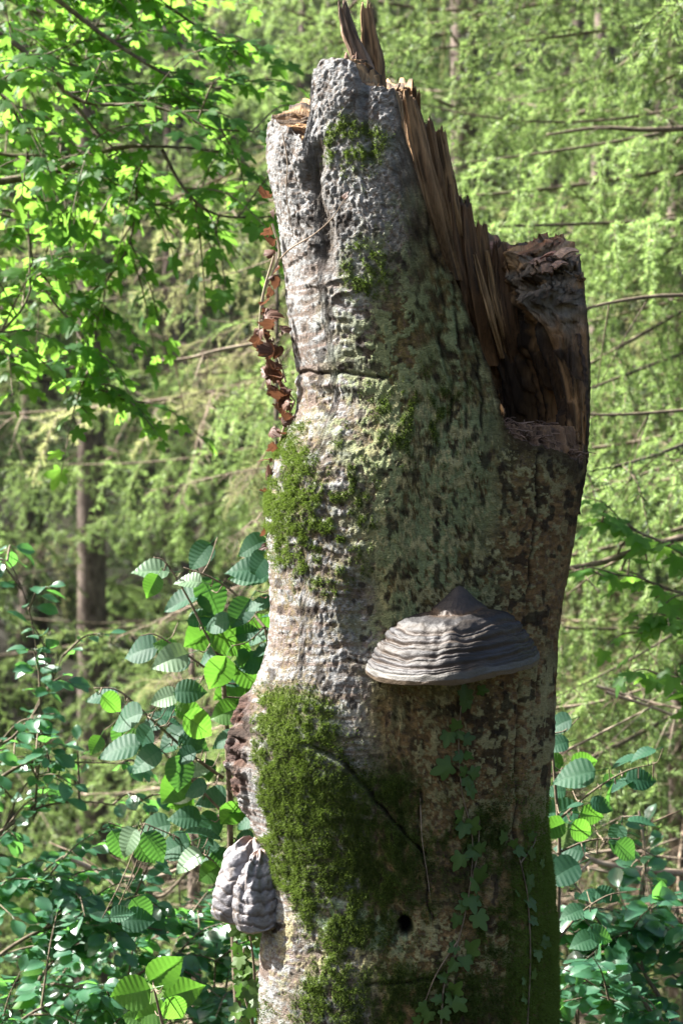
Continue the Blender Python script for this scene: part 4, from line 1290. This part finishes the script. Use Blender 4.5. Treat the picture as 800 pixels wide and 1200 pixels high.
# small leaved bush at lower left
SY = .9
bl = [([(-60, 1330, SY), (0, 1230, SY), (60, 1130, SY), (130, 1085, SY), (190, 1090, SY)], .007, .0015),
      ([(-80, 1200, SY), (0, 1120, SY), (60, 1085, SY), (110, 1070, SY), (165, 1050, SY)], .006, .0015),
      ([(40, 1330, SY), (90, 1220, SY), (150, 1150, SY), (220, 1120, SY), (265, 1130, SY)], .006, .0015),
      ([(-80, 1100, SY), (-20, 1050, SY), (40, 1040, SY), (100, 1050, SY)], .005, .0015),
      ([(-60, 1290, SY - .2), (20, 1200, SY - .2), (90, 1170, SY - .2), (160, 1190, SY - .2)], .005, .0015),
      ([(120, 1340, SY), (200, 1230, SY), (250, 1180, SY), (290, 1150, SY)], .005, .0015),
      ([(-40, 1250, SY + .3), (30, 1190, SY + .3), (100, 1120, SY + .3), (180, 1100, SY + .3), (240, 1070, SY + .3)], .005, .0015),
      ([(60, 1350, SY + .2), (130, 1260, SY + .2), (200, 1200, SY + .2), (280, 1190, SY + .2)], .005, .0015),
      ([(-60, 1350, SY - .2), (0, 1280, SY - .2), (60, 1240, SY - .2), (120, 1240, SY - .2)], .005, .0015)]
leafy('beech_bush', 'dense small leaved dark green bush in the lower left corner', 'shrub', bl, be_m + be_m + be_y, .043, 2000, .20, (1, 1, .8), top=300, seed=5, sub=10, group='small leaved bushes in the undergrowth')
bl2 = [([(-90, 960, SY), (-20, 925, SY), (30, 895, SY), (80, 893, SY), (150, 895, SY)], .006, .0012),
       ([(-80, 870, SY), (-10, 875, SY), (30, 850, SY), (60, 800, SY), (75, 765, SY)], .004, .001),
       ([(-60, 1010, SY), (0, 975, SY), (50, 945, SY), (110, 940, SY), (160, 950, SY)], .005, .001),
       ([(40, 960, SY), (48, 850, SY), (40, 740, SY), (15, 665, SY), (-5, 655, SY)], .003, .001),
       ([(-60, 1060, SY), (-10, 1000, SY), (30, 920, SY), (70, 900, SY)], .004, .001)]
leafy('beech_bush', 'thin arching sprays of small bluish leaves at the left edge, above the dense bush', 'shrub', bl2, be_m, .044, 260, .13, (1, 1, .6), top=300, seed=6, group='small leaved bushes in the undergrowth')
br = [([(850, 1300, SY), (790, 1200, SY), (740, 1120, SY), (700, 1085, SY)], .007, .0015),
      ([(760, 1340, SY), (740, 1220, SY), (720, 1150, SY), (690, 1120, SY)], .006, .0015),
      ([(860, 1160, SY), (800, 1110, SY), (760, 1080, SY), (720, 1095, SY)], .006, .0015),
      ([(860, 1240, SY + .2), (810, 1160, SY + .2), (780, 1110, SY + .2), (750, 1060, SY + .2)], .005, .0015),
      ([(680, 1340, SY + .2), (680, 1240, SY + .2), (672, 1180, SY + .2), (665, 1150, SY + .2)], .005, .0015),
      ([(850, 1330, SY - .2), (800, 1230, SY - .2), (760, 1190, SY - .2), (710, 1180, SY - .2)], .005, .0015)]
leafy('beech_bush', 'dark glossy leaved bush in the lower right corner', 'shrub', br, be_m + be_m + be_m + be_y, .050, 950, .20, (1, 1, .8), top=260, seed=8, sub=9, group='small leaved bushes in the undergrowth')
br2 = [([(860, 700, SY + .6), (800, 650, SY + .6), (750, 625, SY + .6), (700, 610, SY + .6)], .005, .0012),
       ([(860, 690, SY + .6), (800, 695, SY + .6), (740, 675, SY + .6), (700, 680, SY + .6)], .005, .0012),
       ([(870, 760, SY + .6), (820, 740, SY + .6), (780, 735, SY + .6), (745, 745, SY + .6)], .005, .0012),
       ([(860, 860, SY + .3), (820, 830, SY + .3), (790, 790, SY + .3), (760, 800, SY + .3)], .005, .0012)]
leafy('maple_sapling', 'layered sprays of fresh green leaves at the right edge at mid height', 'tree', br2, mp_m, .055, 130, .16, (1, .8, .35), top=300, seed=9, group=None)
g = Geo()
px0 = W(862, 700, SY + .6)
g.tube(bez([(px0.x + .05, px0.y, gz(px0.x, px0.y) - .1), (px0.x + .02, px0.y, .8), (px0.x, px0.y, 1.5), (px0.x + .03, px0.y, 2.6)], 16), np.linspace(.02, .008, len(bez([(0, 0, 0), (0, 0, 1), (0, 0, 2), (0, 0, 3)], 16))), 8, 0, .4, .1)
obj('trunk', g.mesh('sapling_trunk', [M_twig]), [o_ for o_ in COL.objects if o_.name == 'maple_sapling'][0])


# ------------------------------------------------------------------ ivy on the trunk
_xy = np.stack([U[30:].ravel(), V[30:].ravel()], -1)
_fr = (np.cos(THo[30:].ravel()) > -0.05)
_pos = bverts.reshape(Zo.shape[0], NC, 3)[30:].reshape(-1, 3)[_fr]; _xy = _xy[_fr]; _th = THo[30:].ravel()[_fr]


def on_bark(px, py):
    i = int(np.argmin((_xy[:, 0] - px) ** 2 + (_xy[:, 1] - py) ** 2))
    n = Vector((math.sin(_th[i]), -math.cos(_th[i]), 0))
    return Vector(_pos[i]), n


def vine(name, label, stems, leaves, meshes, off=.004, stem_r=.0018, mat=M_twig, group=None, cat='vine', tilt=.9):
    root = thing(name, label, cat, (0, 0, 0), group)
    for pts in stems:
        g = Geo()
        pp = []
        for (x, y) in pts:
            p, n = on_bark(x, y); pp.append(p + n * off)
        path = bez(pp, 6 * len(pp))
        g.tube(path, np.linspace(stem_r, stem_r * .5, len(path)), 5, 0, .5, .2)
        obj('stem', g.mesh('stem', [mat]), root)
    for (x, y, lp, ang) in leaves:
        p, n = on_bark(x, y)
        size = lp * 3.25 / FPX * 0.84
        a = R(ang)
        d = Vector((math.cos(a), 0, math.sin(a)))
        d = (d - n * d.dot(n)).normalized() + n * rnd.uniform(.05, tilt)
        place_leaf(meshes[rnd.randrange(len(meshes))], root, p + n * (off + .004) - d.normalized() * size * .4, d, n + Vector((rnd.uniform(-.3, .3), 0, rnd.uniform(0, .5))), size)
    return root


def z6(x, y):
    return 430 + x / 2.857, 780 + y / 2.857


iv = [(320, 90, 70, 100), (375, 82, 50, 0), (320, 130, 60, 250), (285, 195, 60, 120), (262, 240, 70, 250), (300, 230, 50, 300), (330, 245, 60, 10),
      (300, 300, 60, 200), (330, 300, 50, 330), (250, 340, 100, 200), (315, 350, 60, 140), (350, 355, 60, 40), (325, 390, 60, 280), (340, 420, 60, 290),
      (310, 500, 80, 150), (345, 530, 80, 60), (310, 545, 70, 240), (345, 620, 80, 200), (300, 650, 80, 240), (370, 605, 60, 40), (370, 700, 90, 60),
      (345, 730, 80, 200), (340, 790, 100, 270), (310, 800, 60, 190), (290, 850, 60, 250), (365, 850, 90, 300), (285, 940, 60, 200), (340, 945, 90, 60),
      (320, 990, 70, 280), (280, 1000, 60, 230), (290, 1080, 80, 60), (250, 1040, 50, 160), (265, 1110, 60, 200), (300, 1130, 80, 320), (230, 1110, 50, 180),
      (180, 1140, 60, 200), (200, 1170, 60, 250), (255, 1160, 60, 300), (165, 1180, 50, 150)]
iv = [(*z6(a, b), c / 2.857, d) for a, b, c, d in iv]
vine('ivy_vine', 'main ivy vine climbing below the big bracket fungus', [[(515, 1199), (520, 1150), (535, 1100), (548, 1040), (552, 980), (540, 930), (535, 870), (540, 800)],
     [(548, 1040), (556, 1000), (560, 960)], [(535, 1100), (510, 1140), (495, 1180)]], iv, iv_m, group='ivy vines on the dead trunk')
iv2 = [(440, 570, 60, 120), (490, 620, 60, 330), (530, 625, 60, 20), (530, 570, 50, 10), (470, 590, 50, 60), (515, 720, 80, 250), (515, 790, 70, 300), (560, 925, 60, 340),
       (540, 965, 60, 240), (500, 1110, 50, 180), (535, 1030, 50, 60), (560, 660, 40, 20), (480, 760, 40, 200), (520, 850, 50, 330), (500, 1050, 40, 200)]
iv2 = [(*z6(a, b), c / 2.857, d) for a, b, c, d in iv2]
vine('ivy_vine', 'thinner ivy vine on the mossy right foot of the trunk', [[(612, 1199), (612, 1120), (608, 1050), (603, 1010), (600, 985), (585, 975)], [(603, 1010), (618, 990), (622, 975)]], iv2, iv_m, group='ivy vines on the dead trunk')

# withered vine hanging off the left edge
wv_root = thing('withered_vine', 'dead vine with curled rust brown leaves hanging along the upper left edge of the trunk', 'vine')
VY = -.01
for pts in ([(322, 262), (330, 300), (312, 345), (314, 390), (322, 430), (338, 455), (348, 470)], [(348, 470), (336, 500), (326, 540), (318, 590), (316, 630)], [(324, 300), (310, 350), (306, 400)],
            [(338, 448), (330, 420), (322, 395)]):
    g = Geo(); pth = bez([W(x - 3, y, VY) for x, y in pts], 30)
    g.tube(pth, np.linspace(.0022, .0014, len(pth)), 5, 0, .9, .2)
    obj('stem', g.mesh('stem', [M_deadtwig]), wv_root)
for (x, y, lp) in [(319, 232, 18), (322, 268, 16), (325, 298, 16), (330, 310, 14), (314, 372, 28), (320, 365, 24), (310, 385, 20), (333, 388, 18), (318, 400, 26), (326, 412, 24), (320, 425, 28),
                   (328, 435, 26), (334, 448, 24), (322, 450, 22), (340, 465, 24), (338, 480, 20), (332, 490, 18), (328, 505, 16), (322, 540, 20), (318, 552, 16), (326, 528, 14), (316, 590, 16),
                   (318, 575, 14), (316, 700, 10), (316, 620, 12), (345, 490, 16), (324, 245, 14), (327, 283, 16), (326, 322, 18), (322, 338, 16), (316, 352, 18), (320, 505, 18), (326, 520, 16), (322, 560, 18), (317, 600, 18), (318, 640, 12), (325, 378, 22), (316, 408, 22), (330, 405, 20), (322, 438, 22), (336, 440, 20), (328, 458, 20), (344, 472, 18), (334, 496, 18), (308, 395, 14), (340, 455, 18), (330, 470, 20)]:
    size = lp * 3.5 / FPX * .70
    d = Vector((rnd.uniform(-1, .6), rnd.uniform(-.8, .3), rnd.uniform(-1, .5))).normalized()
    place_leaf(br_m[rnd.randrange(4)], wv_root, W(x - 4, y, VY - .02 + rnd.uniform(-.02, .02)), d, (rnd.uniform(-1, 1), rnd.uniform(-1, 0), rnd.uniform(-1, 1)), size)

# thin twig across the bark, and the hanging tendril
vine('bare_twig', 'thin bare twig with a red bud lying across the upper trunk', [[(336, 303), (350, 292), (372, 276), (395, 256), (409, 236)]], [(410, 232, 9, 70)], br_m, off=.010, stem_r=.0016, mat=M_deadtwig, cat='twig')
vine('dead_tendril', 'pale dry tendril hanging down the top left lobe of the trunk', [[(341, 158), (344, 190), (346, 230), (351, 280)]], [], br_m, off=.006, stem_r=.0014, mat=M_deadtwig, cat='vine')
vine('rootlet', 'thin pale rootlet running down the mossy front of the trunk', [[(492, 935), (494, 985), (501, 1030), (506, 1075), (504, 1110)]], [], br_m, off=.001, stem_r=.0009, mat=M_deadtwig, cat='vine')
# green creeper hanging by the left foot of the trunk, below the pale fungi
creep = thing('ivy_vine', 'small leaved ivy hanging down beside the left foot of the trunk, under the pale fungi', 'vine', (0, 0, 0), 'ivy vines on the dead trunk')
for pts in ([(297, 1300), (296, 1200), (298, 1140), (292, 1090), (290, 1078)], [(296, 1200), (284, 1150), (286, 1110)]):
    g = Geo(); pth = bez([W(x, y, .06) for x, y in pts], 26)
    g.tube(pth, np.linspace(.003, .0015, len(pth)), 5, 0, .4, .2); obj('stem', g.mesh('stem', [M_twig]), creep)
for i in range(44):
    x = rnd.uniform(276, 303); y = rnd.uniform(1080, 1215)
    d = Vector((rnd.uniform(-1, 1), rnd.uniform(-.6, .1), rnd.uniform(-1, .4))).normalized()
    place_leaf(iv_m[i % 4], creep, W(x, y, rnd.uniform(.0, .1)), d, (rnd.uniform(-.5, .5), -1, .5), rnd.uniform(12, 22) * 3.5 / FPX)


# ------------------------------------------------------------------ spruces
def needles(g, P0, P1, per_m, ln, wd, mat, tint, rs):
    P0 = np.array(P0); P1 = np.array(P1); tint = np.array(tint)
    L = np.linalg.norm(P1 - P0, axis=1)
    cnt = np.maximum(1, (L * per_m + rs.random(len(L))).astype(int))
    ix = np.repeat(np.arange(len(L)), cnt)
    t = rs.random(len(ix))[:, None]
    b = P0[ix] * (1 - t) + P1[ix] * t
    ax = (P1 - P0) / (L[:, None] + 1e-9)
    ax = ax[ix]
    rv = rs.normal(size=(len(ix), 3)); rv -= ax * (rv * ax).sum(1)[:, None]
    rv /= np.linalg.norm(rv, axis=1)[:, None] + 1e-9
    d = ax * 0.75 + rv * 0.75; d[:, 2] += .1; d /= np.linalg.norm(d, axis=1)[:, None]
    s_ = np.cross(d, rs.normal(size=(len(ix), 3))); s_ /= np.linalg.norm(s_, axis=1)[:, None] + 1e-9
    l_ = ln * (0.7 + .5 * rs.random(len(ix)))[:, None]
    tri = np.stack([b - s_ * wd / 2, b + s_ * wd / 2, b + d * l_], 1).reshape(-1, 3)
    g.add(tri, np.arange(len(tri)).reshape(-1, 3), mat, np.repeat(tint[ix] + .15 * (rs.random(len(ix)) - .5), 3))


def bough(seed, L=1.5, hang=1.0, dens=1.0, per_m=520, ln=.021, wd=.0036, bare=0.0, side=.62, upturn=.25, ts=.040, tl0=.068):
    """one spruce bough: a limb with separate hanging fronds, each a stem with short needle-clad twigs on both sides"""
    rs = np.random.default_rng(seed)
    g = Geo()
    n = 16
    t = np.linspace(0, 1, n)
    main = np.stack([t * L, np.sin(t * 3 + seed) * .05 * L, (-.30 * t + upturn * t * t) * L], -1)
    g.tube(main, np.interp(t, [0, 1], [.009, .002]) * L / 1.5, 5, 0, .4, .2)
    S0, S1, TT = [], [], []
    k = int(10 * dens * L / 1.5)
    for i in range(k):
        ti = .12 + .88 * (i + rs.random() * .7) / k
        p = np.array([np.interp(ti, t, main[:, c]) for c in range(3)])
        for sgn in (-1, 1):
            if rs.random() < .14: continue
            lat_l = side * (1.15 - ti * .8) * rs.uniform(.5, 1.15) * min(1, ti * 5)
            d = np.array([.60, sgn * rs.uniform(.5, .95), rs.normal() * .12]); d /= np.linalg.norm(d)
            seg = 6; q = p.copy(); path = [q.copy()]
            h = hang * rs.uniform(.5, 1.3)
            for s__ in range(seg):
                d = d + np.array([rs.normal() * .06, rs.normal() * .06, -.30 * h]); d /= np.linalg.norm(d)
                q = q + d * lat_l / seg; path.append(q.copy())
            path = np.array(path)
            g.tube(path, np.linspace(.0030, .0010, seg + 1), 3, 0, .5, cap=False)
            dead = rs.random() < bare
            ft = rs.uniform(-.75, .85)
            if not dead:
                for s__ in range(seg):
                    S0.append(path[s__]); S1.append(path[s__ + 1]); TT.append(ft + .25 * s__ / seg)
            m = int(lat_l / ts)
            for j in range(m):
                tj = (j + .7) / max(1, m); f_ = tj * seg; a = int(min(seg - 1, f_))
                pb = path[a] + (path[a + 1] - path[a]) * (f_ - a)
                ax = path[a + 1] - path[a]; ax /= np.linalg.norm(ax)
                sv = np.cross(ax, [math.sin(seed), math.cos(seed * 2.), .6]); sv /= np.linalg.norm(sv) + 1e-6
                dd = ax * .75 + sv * (1 if j % 2 else -1) * .75 + rs.normal(size=3) * .15; dd /= np.linalg.norm(dd)
                tl = tl0 * rs.uniform(.6, 1.5) * (1.15 - .8 * tj)
                p1_ = pb + dd * tl
                if dead:
                    g.tube([pb, pb + dd * tl * 1.0, pb + dd * tl * 1.9 + np.array([0, 0, -.01])], [.0012, .001, .0007], 3, 0, .7, cap=False)
                else:
                    S0.append(pb); S1.append(p1_); TT.append(ft + .15 + .25 * tj)
    S0.append(main[-3]); S1.append(main[-1]); TT.append(.5)
    needles(g, S0, S1, per_m, ln, wd, 1, TT, rs)
    return g


def dead_bough(seed, L=1.3):
    rs = np.random.default_rng(seed)
    g = Geo(); n = 14; t = np.linspace(0, 1, n)
    main = np.stack([t * L, np.cumsum(rs.normal(size=n)) * .012, (-.12 * t - .10 * t * t) * L + np.cumsum(rs.normal(size=n)) * .008], -1)
    g.tube(main, np.linspace(.010, .003, n), 5, 0, .6, .3)
    for i in range(26):
        ti = rs.uniform(.12, 1); p = np.array([np.interp(ti, t, main[:, c]) for c in range(3)])
        d = np.array([rs.uniform(.2, .9), rs.choice([-1, 1]) * rs.uniform(.3, .9), rs.uniform(-.8, .3)]); d /= np.linalg.norm(d)
        l = rs.uniform(.1, .45) * (1.2 - ti * .7); path = [p]
        for s__ in range(5):
            d = d + rs.normal(size=3) * .13 + np.array([0, 0, -.10]); d /= np.linalg.norm(d); path.append(path[-1] + d * l / 5)
        g.tube(path, np.linspace(.0035, .0012, 6), 4, 0, rs.random(), .2)
        for j in range(5):
            a = path[1 + j % 4]; e_ = d + rs.normal(size=3) * .8; e_ /= np.linalg.norm(e_); tl = rs.uniform(.04, .14)
            g.tube([a, a + e_ * tl * .5, a + e_ * tl + np.array([0, 0, -.01])], [.0016, .0012, .0008], 3, 0, rs.random(), cap=False)
    return g


B_live = [bough(100 + i, 1.5, [.9, 1.3, 1.7, .6, 1.4][i], 1.0, upturn=[.25, .1, .2, .4, .05][i]).mesh('spruce_bough', [M_twig, M_needle]) for i in range(5)]
B_yel = [bough(120 + i, 1.5, [.9, 1.2, .6][i], 1.0, bare=.3, upturn=.15).mesh('spruce_bough_yellow', [M_deadtwig, M_needle_b]) for i in range(3)]
B_dead = [dead_bough(140 + i).mesh('dead_bough', [M_deadtwig]) for i in range(4)]
B_far = [bough(160 + i, 1.8, [.8, 1.2, 1.0][i], .9, per_m=150, ln=.030, wd=.009, side=.7, ts=.06, tl0=.07).mesh('far_bough', [M_twig, M_needle_f]) for i in range(3)]


def spruce(label, x, y, h, r, z0, z1, nb, len0, kinds, seed, step_az=None, az_mid=None, group='spruces behind the dead trunk', dead_to=None, pitch=(-8, 12)):
    """kinds: list of meshes for live boughs; dead_to: below this height boughs are bare; az_mid/step_az: the sector boughs grow into"""
    rs = random.Random(seed)
    g0 = gz(x, y)
    root = thing('spruce_tree', label, 'tree', (x, y, g0), group)
    g = Geo()
    n = 24; t = np.linspace(0, 1, n)
    pts = np.stack([np.sin(t * 3 + seed) * .02 * h * .2, np.cos(t * 2.3 + seed) * .02 * h * .2, -0.2 + t * (h + .2)], -1)
    pts[:, :2] -= pts[0, :2]
    g.tube(pts, r * (1 - .85 * t) + r * .35 * np.exp(-t * 40), 12, 0, .5, .06)
    obj('trunk', g.mesh('spruce_trunk', [M_sprucebark]), root)
    for i in range(nb):
        f_ = (i + rs.random()) / nb
        z = z0 + (z1 - z0) * f_ - g0
        if az_mid is None:
            az = i * 137.5 + rs.uniform(-20, 20)
        else:
            az = az_mid + rs.uniform(-step_az, step_az)
        L = len0 * (1 - .55 * max(0, z / h)) * rs.uniform(.75, 1.15)
        is_dead = dead_to is not None and (z + g0) < dead_to and rs.random() < .75
        ms = B_dead if is_dead else kinds
        o_ = bpy.data.objects.new('branch', ms[rs.randrange(len(ms))])
        COL.objects.link(o_)
        o_.parent = root
        px_ = float(np.interp(z, pts[:, 2], pts[:, 0])); py_ = float(np.interp(z, pts[:, 2], pts[:, 1]))
        o_.location = (px_, py_, z)
        sc = L / 1.5
        o_.scale = (sc, sc, sc)
        o_.rotation_euler = (R(rs.uniform(-12, 12)), R(rs.uniform(*pitch)), R(az))
    return root


LV = B_live; LY = B_live + B_yel; YY = B_yel + B_yel + B_live
# x positions from photo columns at their depth
def X(px, y): return (px - 400) * (y + 3.5) / FPX
spruce('slim young spruce pole with bare lower boughs just left of the broken trunk', X(314, 3.0), 3.0, 3.7, .030, -.3, 2.6, 30, 1.0, YY, 11, dead_to=1.9, az_mid=180, step_az=75)
spruce('sunlit spruce with long drooping light green boughs, its stem hidden behind the dead trunk', X(420, 5.2), 5.2, 9.5, .055, -1.0, 5.2, 60, 2.3, LY, 12)
spruce('tall spruce whose green boughs hang in from the right edge near the top', X(900, 3.5), 3.5, 10, .11, 1.3, 4.6, 40, 2.1, LV, 13, az_mid=190, step_az=75)
spruce('reddish brown spruce stem at the right edge with bare brittle lower boughs', X(800, 4.6), 4.6, 9, .070, -1.2, 3.0, 46, 1.6, YY, 14, dead_to=1.5, az_mid=180, step_az=100)
spruce('spruce straight behind the broken top with hanging curtains of twigs', X(560, 5.8), 5.8, 11, .12, -1.5, 6.0, 46, 2.3, LV, 15)
spruce('shaded spruce at the far left with dark hanging twigs', X(-60, 6.8), 6.8, 10, .11, -2, 5.0, 46, 2.0, LV, 16)
spruce('spruce with brown lower twigs behind the right mid edge', X(700, 8.0), 8.0, 12, .12, -2.5, 6.0, 42, 2.3, LY, 17, dead_to=.6)
spruce('slender spruce between the maple boughs and the broken top', X(400, 8.6), 8.6, 13, .13, -2.5, 6.5, 42, 2.2, LV, 18)
spruce('two toned spruce stem standing low behind the hazel bush', X(226, 4.2), 4.2, 2.7, .060, -1.2, 1.2, 26, 1.0, LY, 19, dead_to=.2)
spruce('spruce filling the gap left of the drooping boughs', X(110, 9.5), 9.5, 13, .13, -3, 6.5, 42, 2.4, LY, 20)

for lb, x, y, h, n_ in [('low spruce at the far left, outside the maple boughs', -4.6, 6.2, 4.2, 34), ('spruce on the left slope behind the maple', -5.2, 10.5, 8, 46),
                        ('spruce at the far right beside the reddish stem', 4.3, 6.0, 9, 50), ('spruce on the right slope, outermost', 6.6, 9.5, 11, 50),
                        ('broad spruce on the right slope behind the reddish stem', 4.4, 10.5, 12, 50)]:
    spruce(lb, x, y, h, .09, gz(x, y) + .5, gz(x, y) + h * .97, n_, 2.2, LV, 300 + n_ + int(x * 10))
# unseen tall spruces added left of the view to shade part of the slope
for i, (x, y, h) in enumerate([(-7.5, 9.5, 15), (-10.5, 13, 19), (-8.5, 15.5, 19), (-13.5, 16.5, 22), (-11, 19.5, 22), (-15, 23, 24), (-10, 25, 22), (-17, 28, 25), (-12.5, 31, 24)]):
    g0 = gz(x, y)
    spruce('tall spruce of the stand left of the view, number %s from the clearing' % ['one', 'two', 'three', 'four', 'five', 'six', 'seven', 'eight', 'nine'][i], x, y, h, .2, g0 + 3, g0 + h * .97, 60, 3.6, B_live, 400 + i, group='spruces in the stand left of the view')

# spruces on the slope beyond
k = 0
desc = ['darkest', 'tallest', 'palest', 'bluish', 'leaning', 'broad', 'narrow', 'ragged']
for row, (yy, n) in enumerate([(13.5, 11), (18, 13), (24, 14), (31, 15)]):
    for i in range(n):
        xx = (i - (n - 1) / 2 + rnd.uniform(-.3, .3)) * (yy + 3.5) * .40 / (n - 1) * 2.6
        y2 = yy + rnd.uniform(-1.2, 1.2)
        g0 = gz(xx, y2)
        far = ['nearest row on the slope', 'second row up the slope', 'third row up the slope', 'highest row on the slope'][row]
        nth = ['leftmost', 'second from left', 'third from left', 'fourth from left', 'fifth from left', 'sixth from left', 'seventh from left', 'eighth from left', 'ninth from left', 'tenth from left', 'eleventh from left', 'fifth from right', 'fourth from right', 'third from right', 'rightmost'][i]
        h = rnd.uniform(13, 17)
        spruce('far green spruce, %s in the %s' % (nth, far), xx, y2, h, .14, g0 + .6, g0 + h * (.98 if row < 3 else .95), 44, 2.7 + row * .3, B_far, 200 + k,
               group='spruces on the far slope')
        k += 1

# ------------------------------------------------------------------ bare branches poking into view on the right and dead sticks
def stick(label, pts, r0, r1, y, twigs=5, mat=M_deadtwig):
    root = thing('dead_branch', label, 'branch', (0, 0, 0), 'dead branches in the undergrowth')
    path = bez([W(a, b, y + (c if len(q) > 2 else 0)) for q in pts for a, b, c in [(*q, 0)[:3]]], 24)
    g = Geo(); g.tube(path, np.linspace(r0, r1, len(path)), 7, 0, .6, .25)
    obj('limb', g.mesh('limb', [mat]), root)
    g = Geo()
    for i in range(twigs):
        p = path[rnd.randrange(3, len(path) - 1)]
        d = Vector((rnd.uniform(-1, 1), rnd.uniform(-.6, .6), rnd.uniform(-1, .6))).normalized(); l = rnd.uniform(.05, .25)
        g.tube([p, p + d * l * .5 + Vector((0, 0, .01)), p + d * l], [r1 * .7, r1 * .5, r1 * .3], 4, 0, rnd.random())
    obj('twig', g.mesh('twig', [mat]), root)
    return root


stick('mossy bare bough pointing at the right lobe of the broken top', [(830, 345), (760, 348), (700, 358), (660, 372)], .006, .003, 1.6, 3, M_twig)
stick('dark bare bough at the right edge above the leaf sprays', [(830, 622), (760, 640), (700, 660), (650, 668)], .010, .006, 1.6, 6, M_twig)
stick('thin bare bough at mid right, level with the hollow', [(830, 478), (760, 484), (700, 486), (640, 480)], .005, .003, 2.0, 5, M_twig)
stick('long bare bough at the upper right below the dense needles', [(840, 148), (760, 152), (700, 150), (640, 158)], .010, .004, 2.8, 5, M_twig)
stick('yellowish fallen bough behind the right hazel leaves', [(830, 1025), (760, 1020), (700, 1010), (650, 985)], .010, .006, 1.4, 6)
stick('pale forked stick standing in the right undergrowth', [(730, 1120), (750, 1040), (755, 1000), (748, 950)], .006, .003, 1.1, 6)
stick('curved pale dead branch low behind the hazel bush', [(80, 1005), (130, 1025), (180, 1028), (225, 1012)], .008, .004, 1.8, 5)
stick('hanging dark branch curving beside the spruce stem', [(155, 1000), (170, 1040), (190, 1050), (222, 1020)], .006, .003, 1.8, 3, M_twig)
stick('white sunlit dead branch crossing the drooping boughs', [(320, 400), (260, 410), (220, 420), (180, 424)], .007, .003, 2.6, 6)
for i in range(10):
    x0 = rnd.uniform(650, 800); y0_ = rnd.uniform(780, 1060)
    a = rnd.uniform(-.5, .5); l = rnd.uniform(50, 120)
    stick('brittle grey stick %s in the tangle at the lower right' % ['low', 'high', 'thin', 'steep', 'short', 'crooked', 'long', 'broken', 'pale', 'forked'][i],
          [(x0 - l * math.cos(a), y0_ - l * math.sin(a)), (x0, y0_ + rnd.uniform(-12, 12)), (x0 + l * math.cos(a), y0_ + l * math.sin(a))], .005, .0025, 1.5 + i * .13, 6)

# ------------------------------------------------------------------ undergrowth on the slope below (uncountable)
ug = Geo()
rsu = np.random.default_rng(77)
co0 = np.zeros(len(be_m[0].vertices) * 3, dtype=np.float32)
NU = 16000
ux = rsu.uniform(-5.5, 5.5, NU); uy = rsu.uniform(.9, 13, NU)
uz = ground_z(ux, uy) + np.abs(rsu.normal(size=NU)) * .16 + .02
dd = rsu.normal(size=(NU, 3)); dd[:, 2] = dd[:, 2] * .3 + .1; dd /= np.linalg.norm(dd, axis=1)[:, None]
nn_ = rsu.normal(size=(NU, 3)) * .4; nn_[:, 2] += 1
sx_ = np.cross(dd, nn_); sx_ /= np.linalg.norm(sx_, axis=1)[:, None]
sz_ = (.03 + .05 * rsu.random(NU))[:, None]
P = np.stack([ux, uy, uz], -1)
quad = np.stack([P, P + dd * sz_ * .5 + sx_ * sz_ * .3, P + dd * sz_, P + dd * sz_ * .5 - sx_ * sz_ * .3], 1).reshape(-1, 3)
ug.add(quad, np.arange(4 * NU).reshape(-1, 4), 0, np.repeat(rsu.random(NU), 4))
o = obj('undergrowth', ug.mesh('undergrowth', [M_fern], False), None, 'stuff', 'low green leafy ground cover on the forest floor behind the trunk')
o['category'] = 'undergrowth'
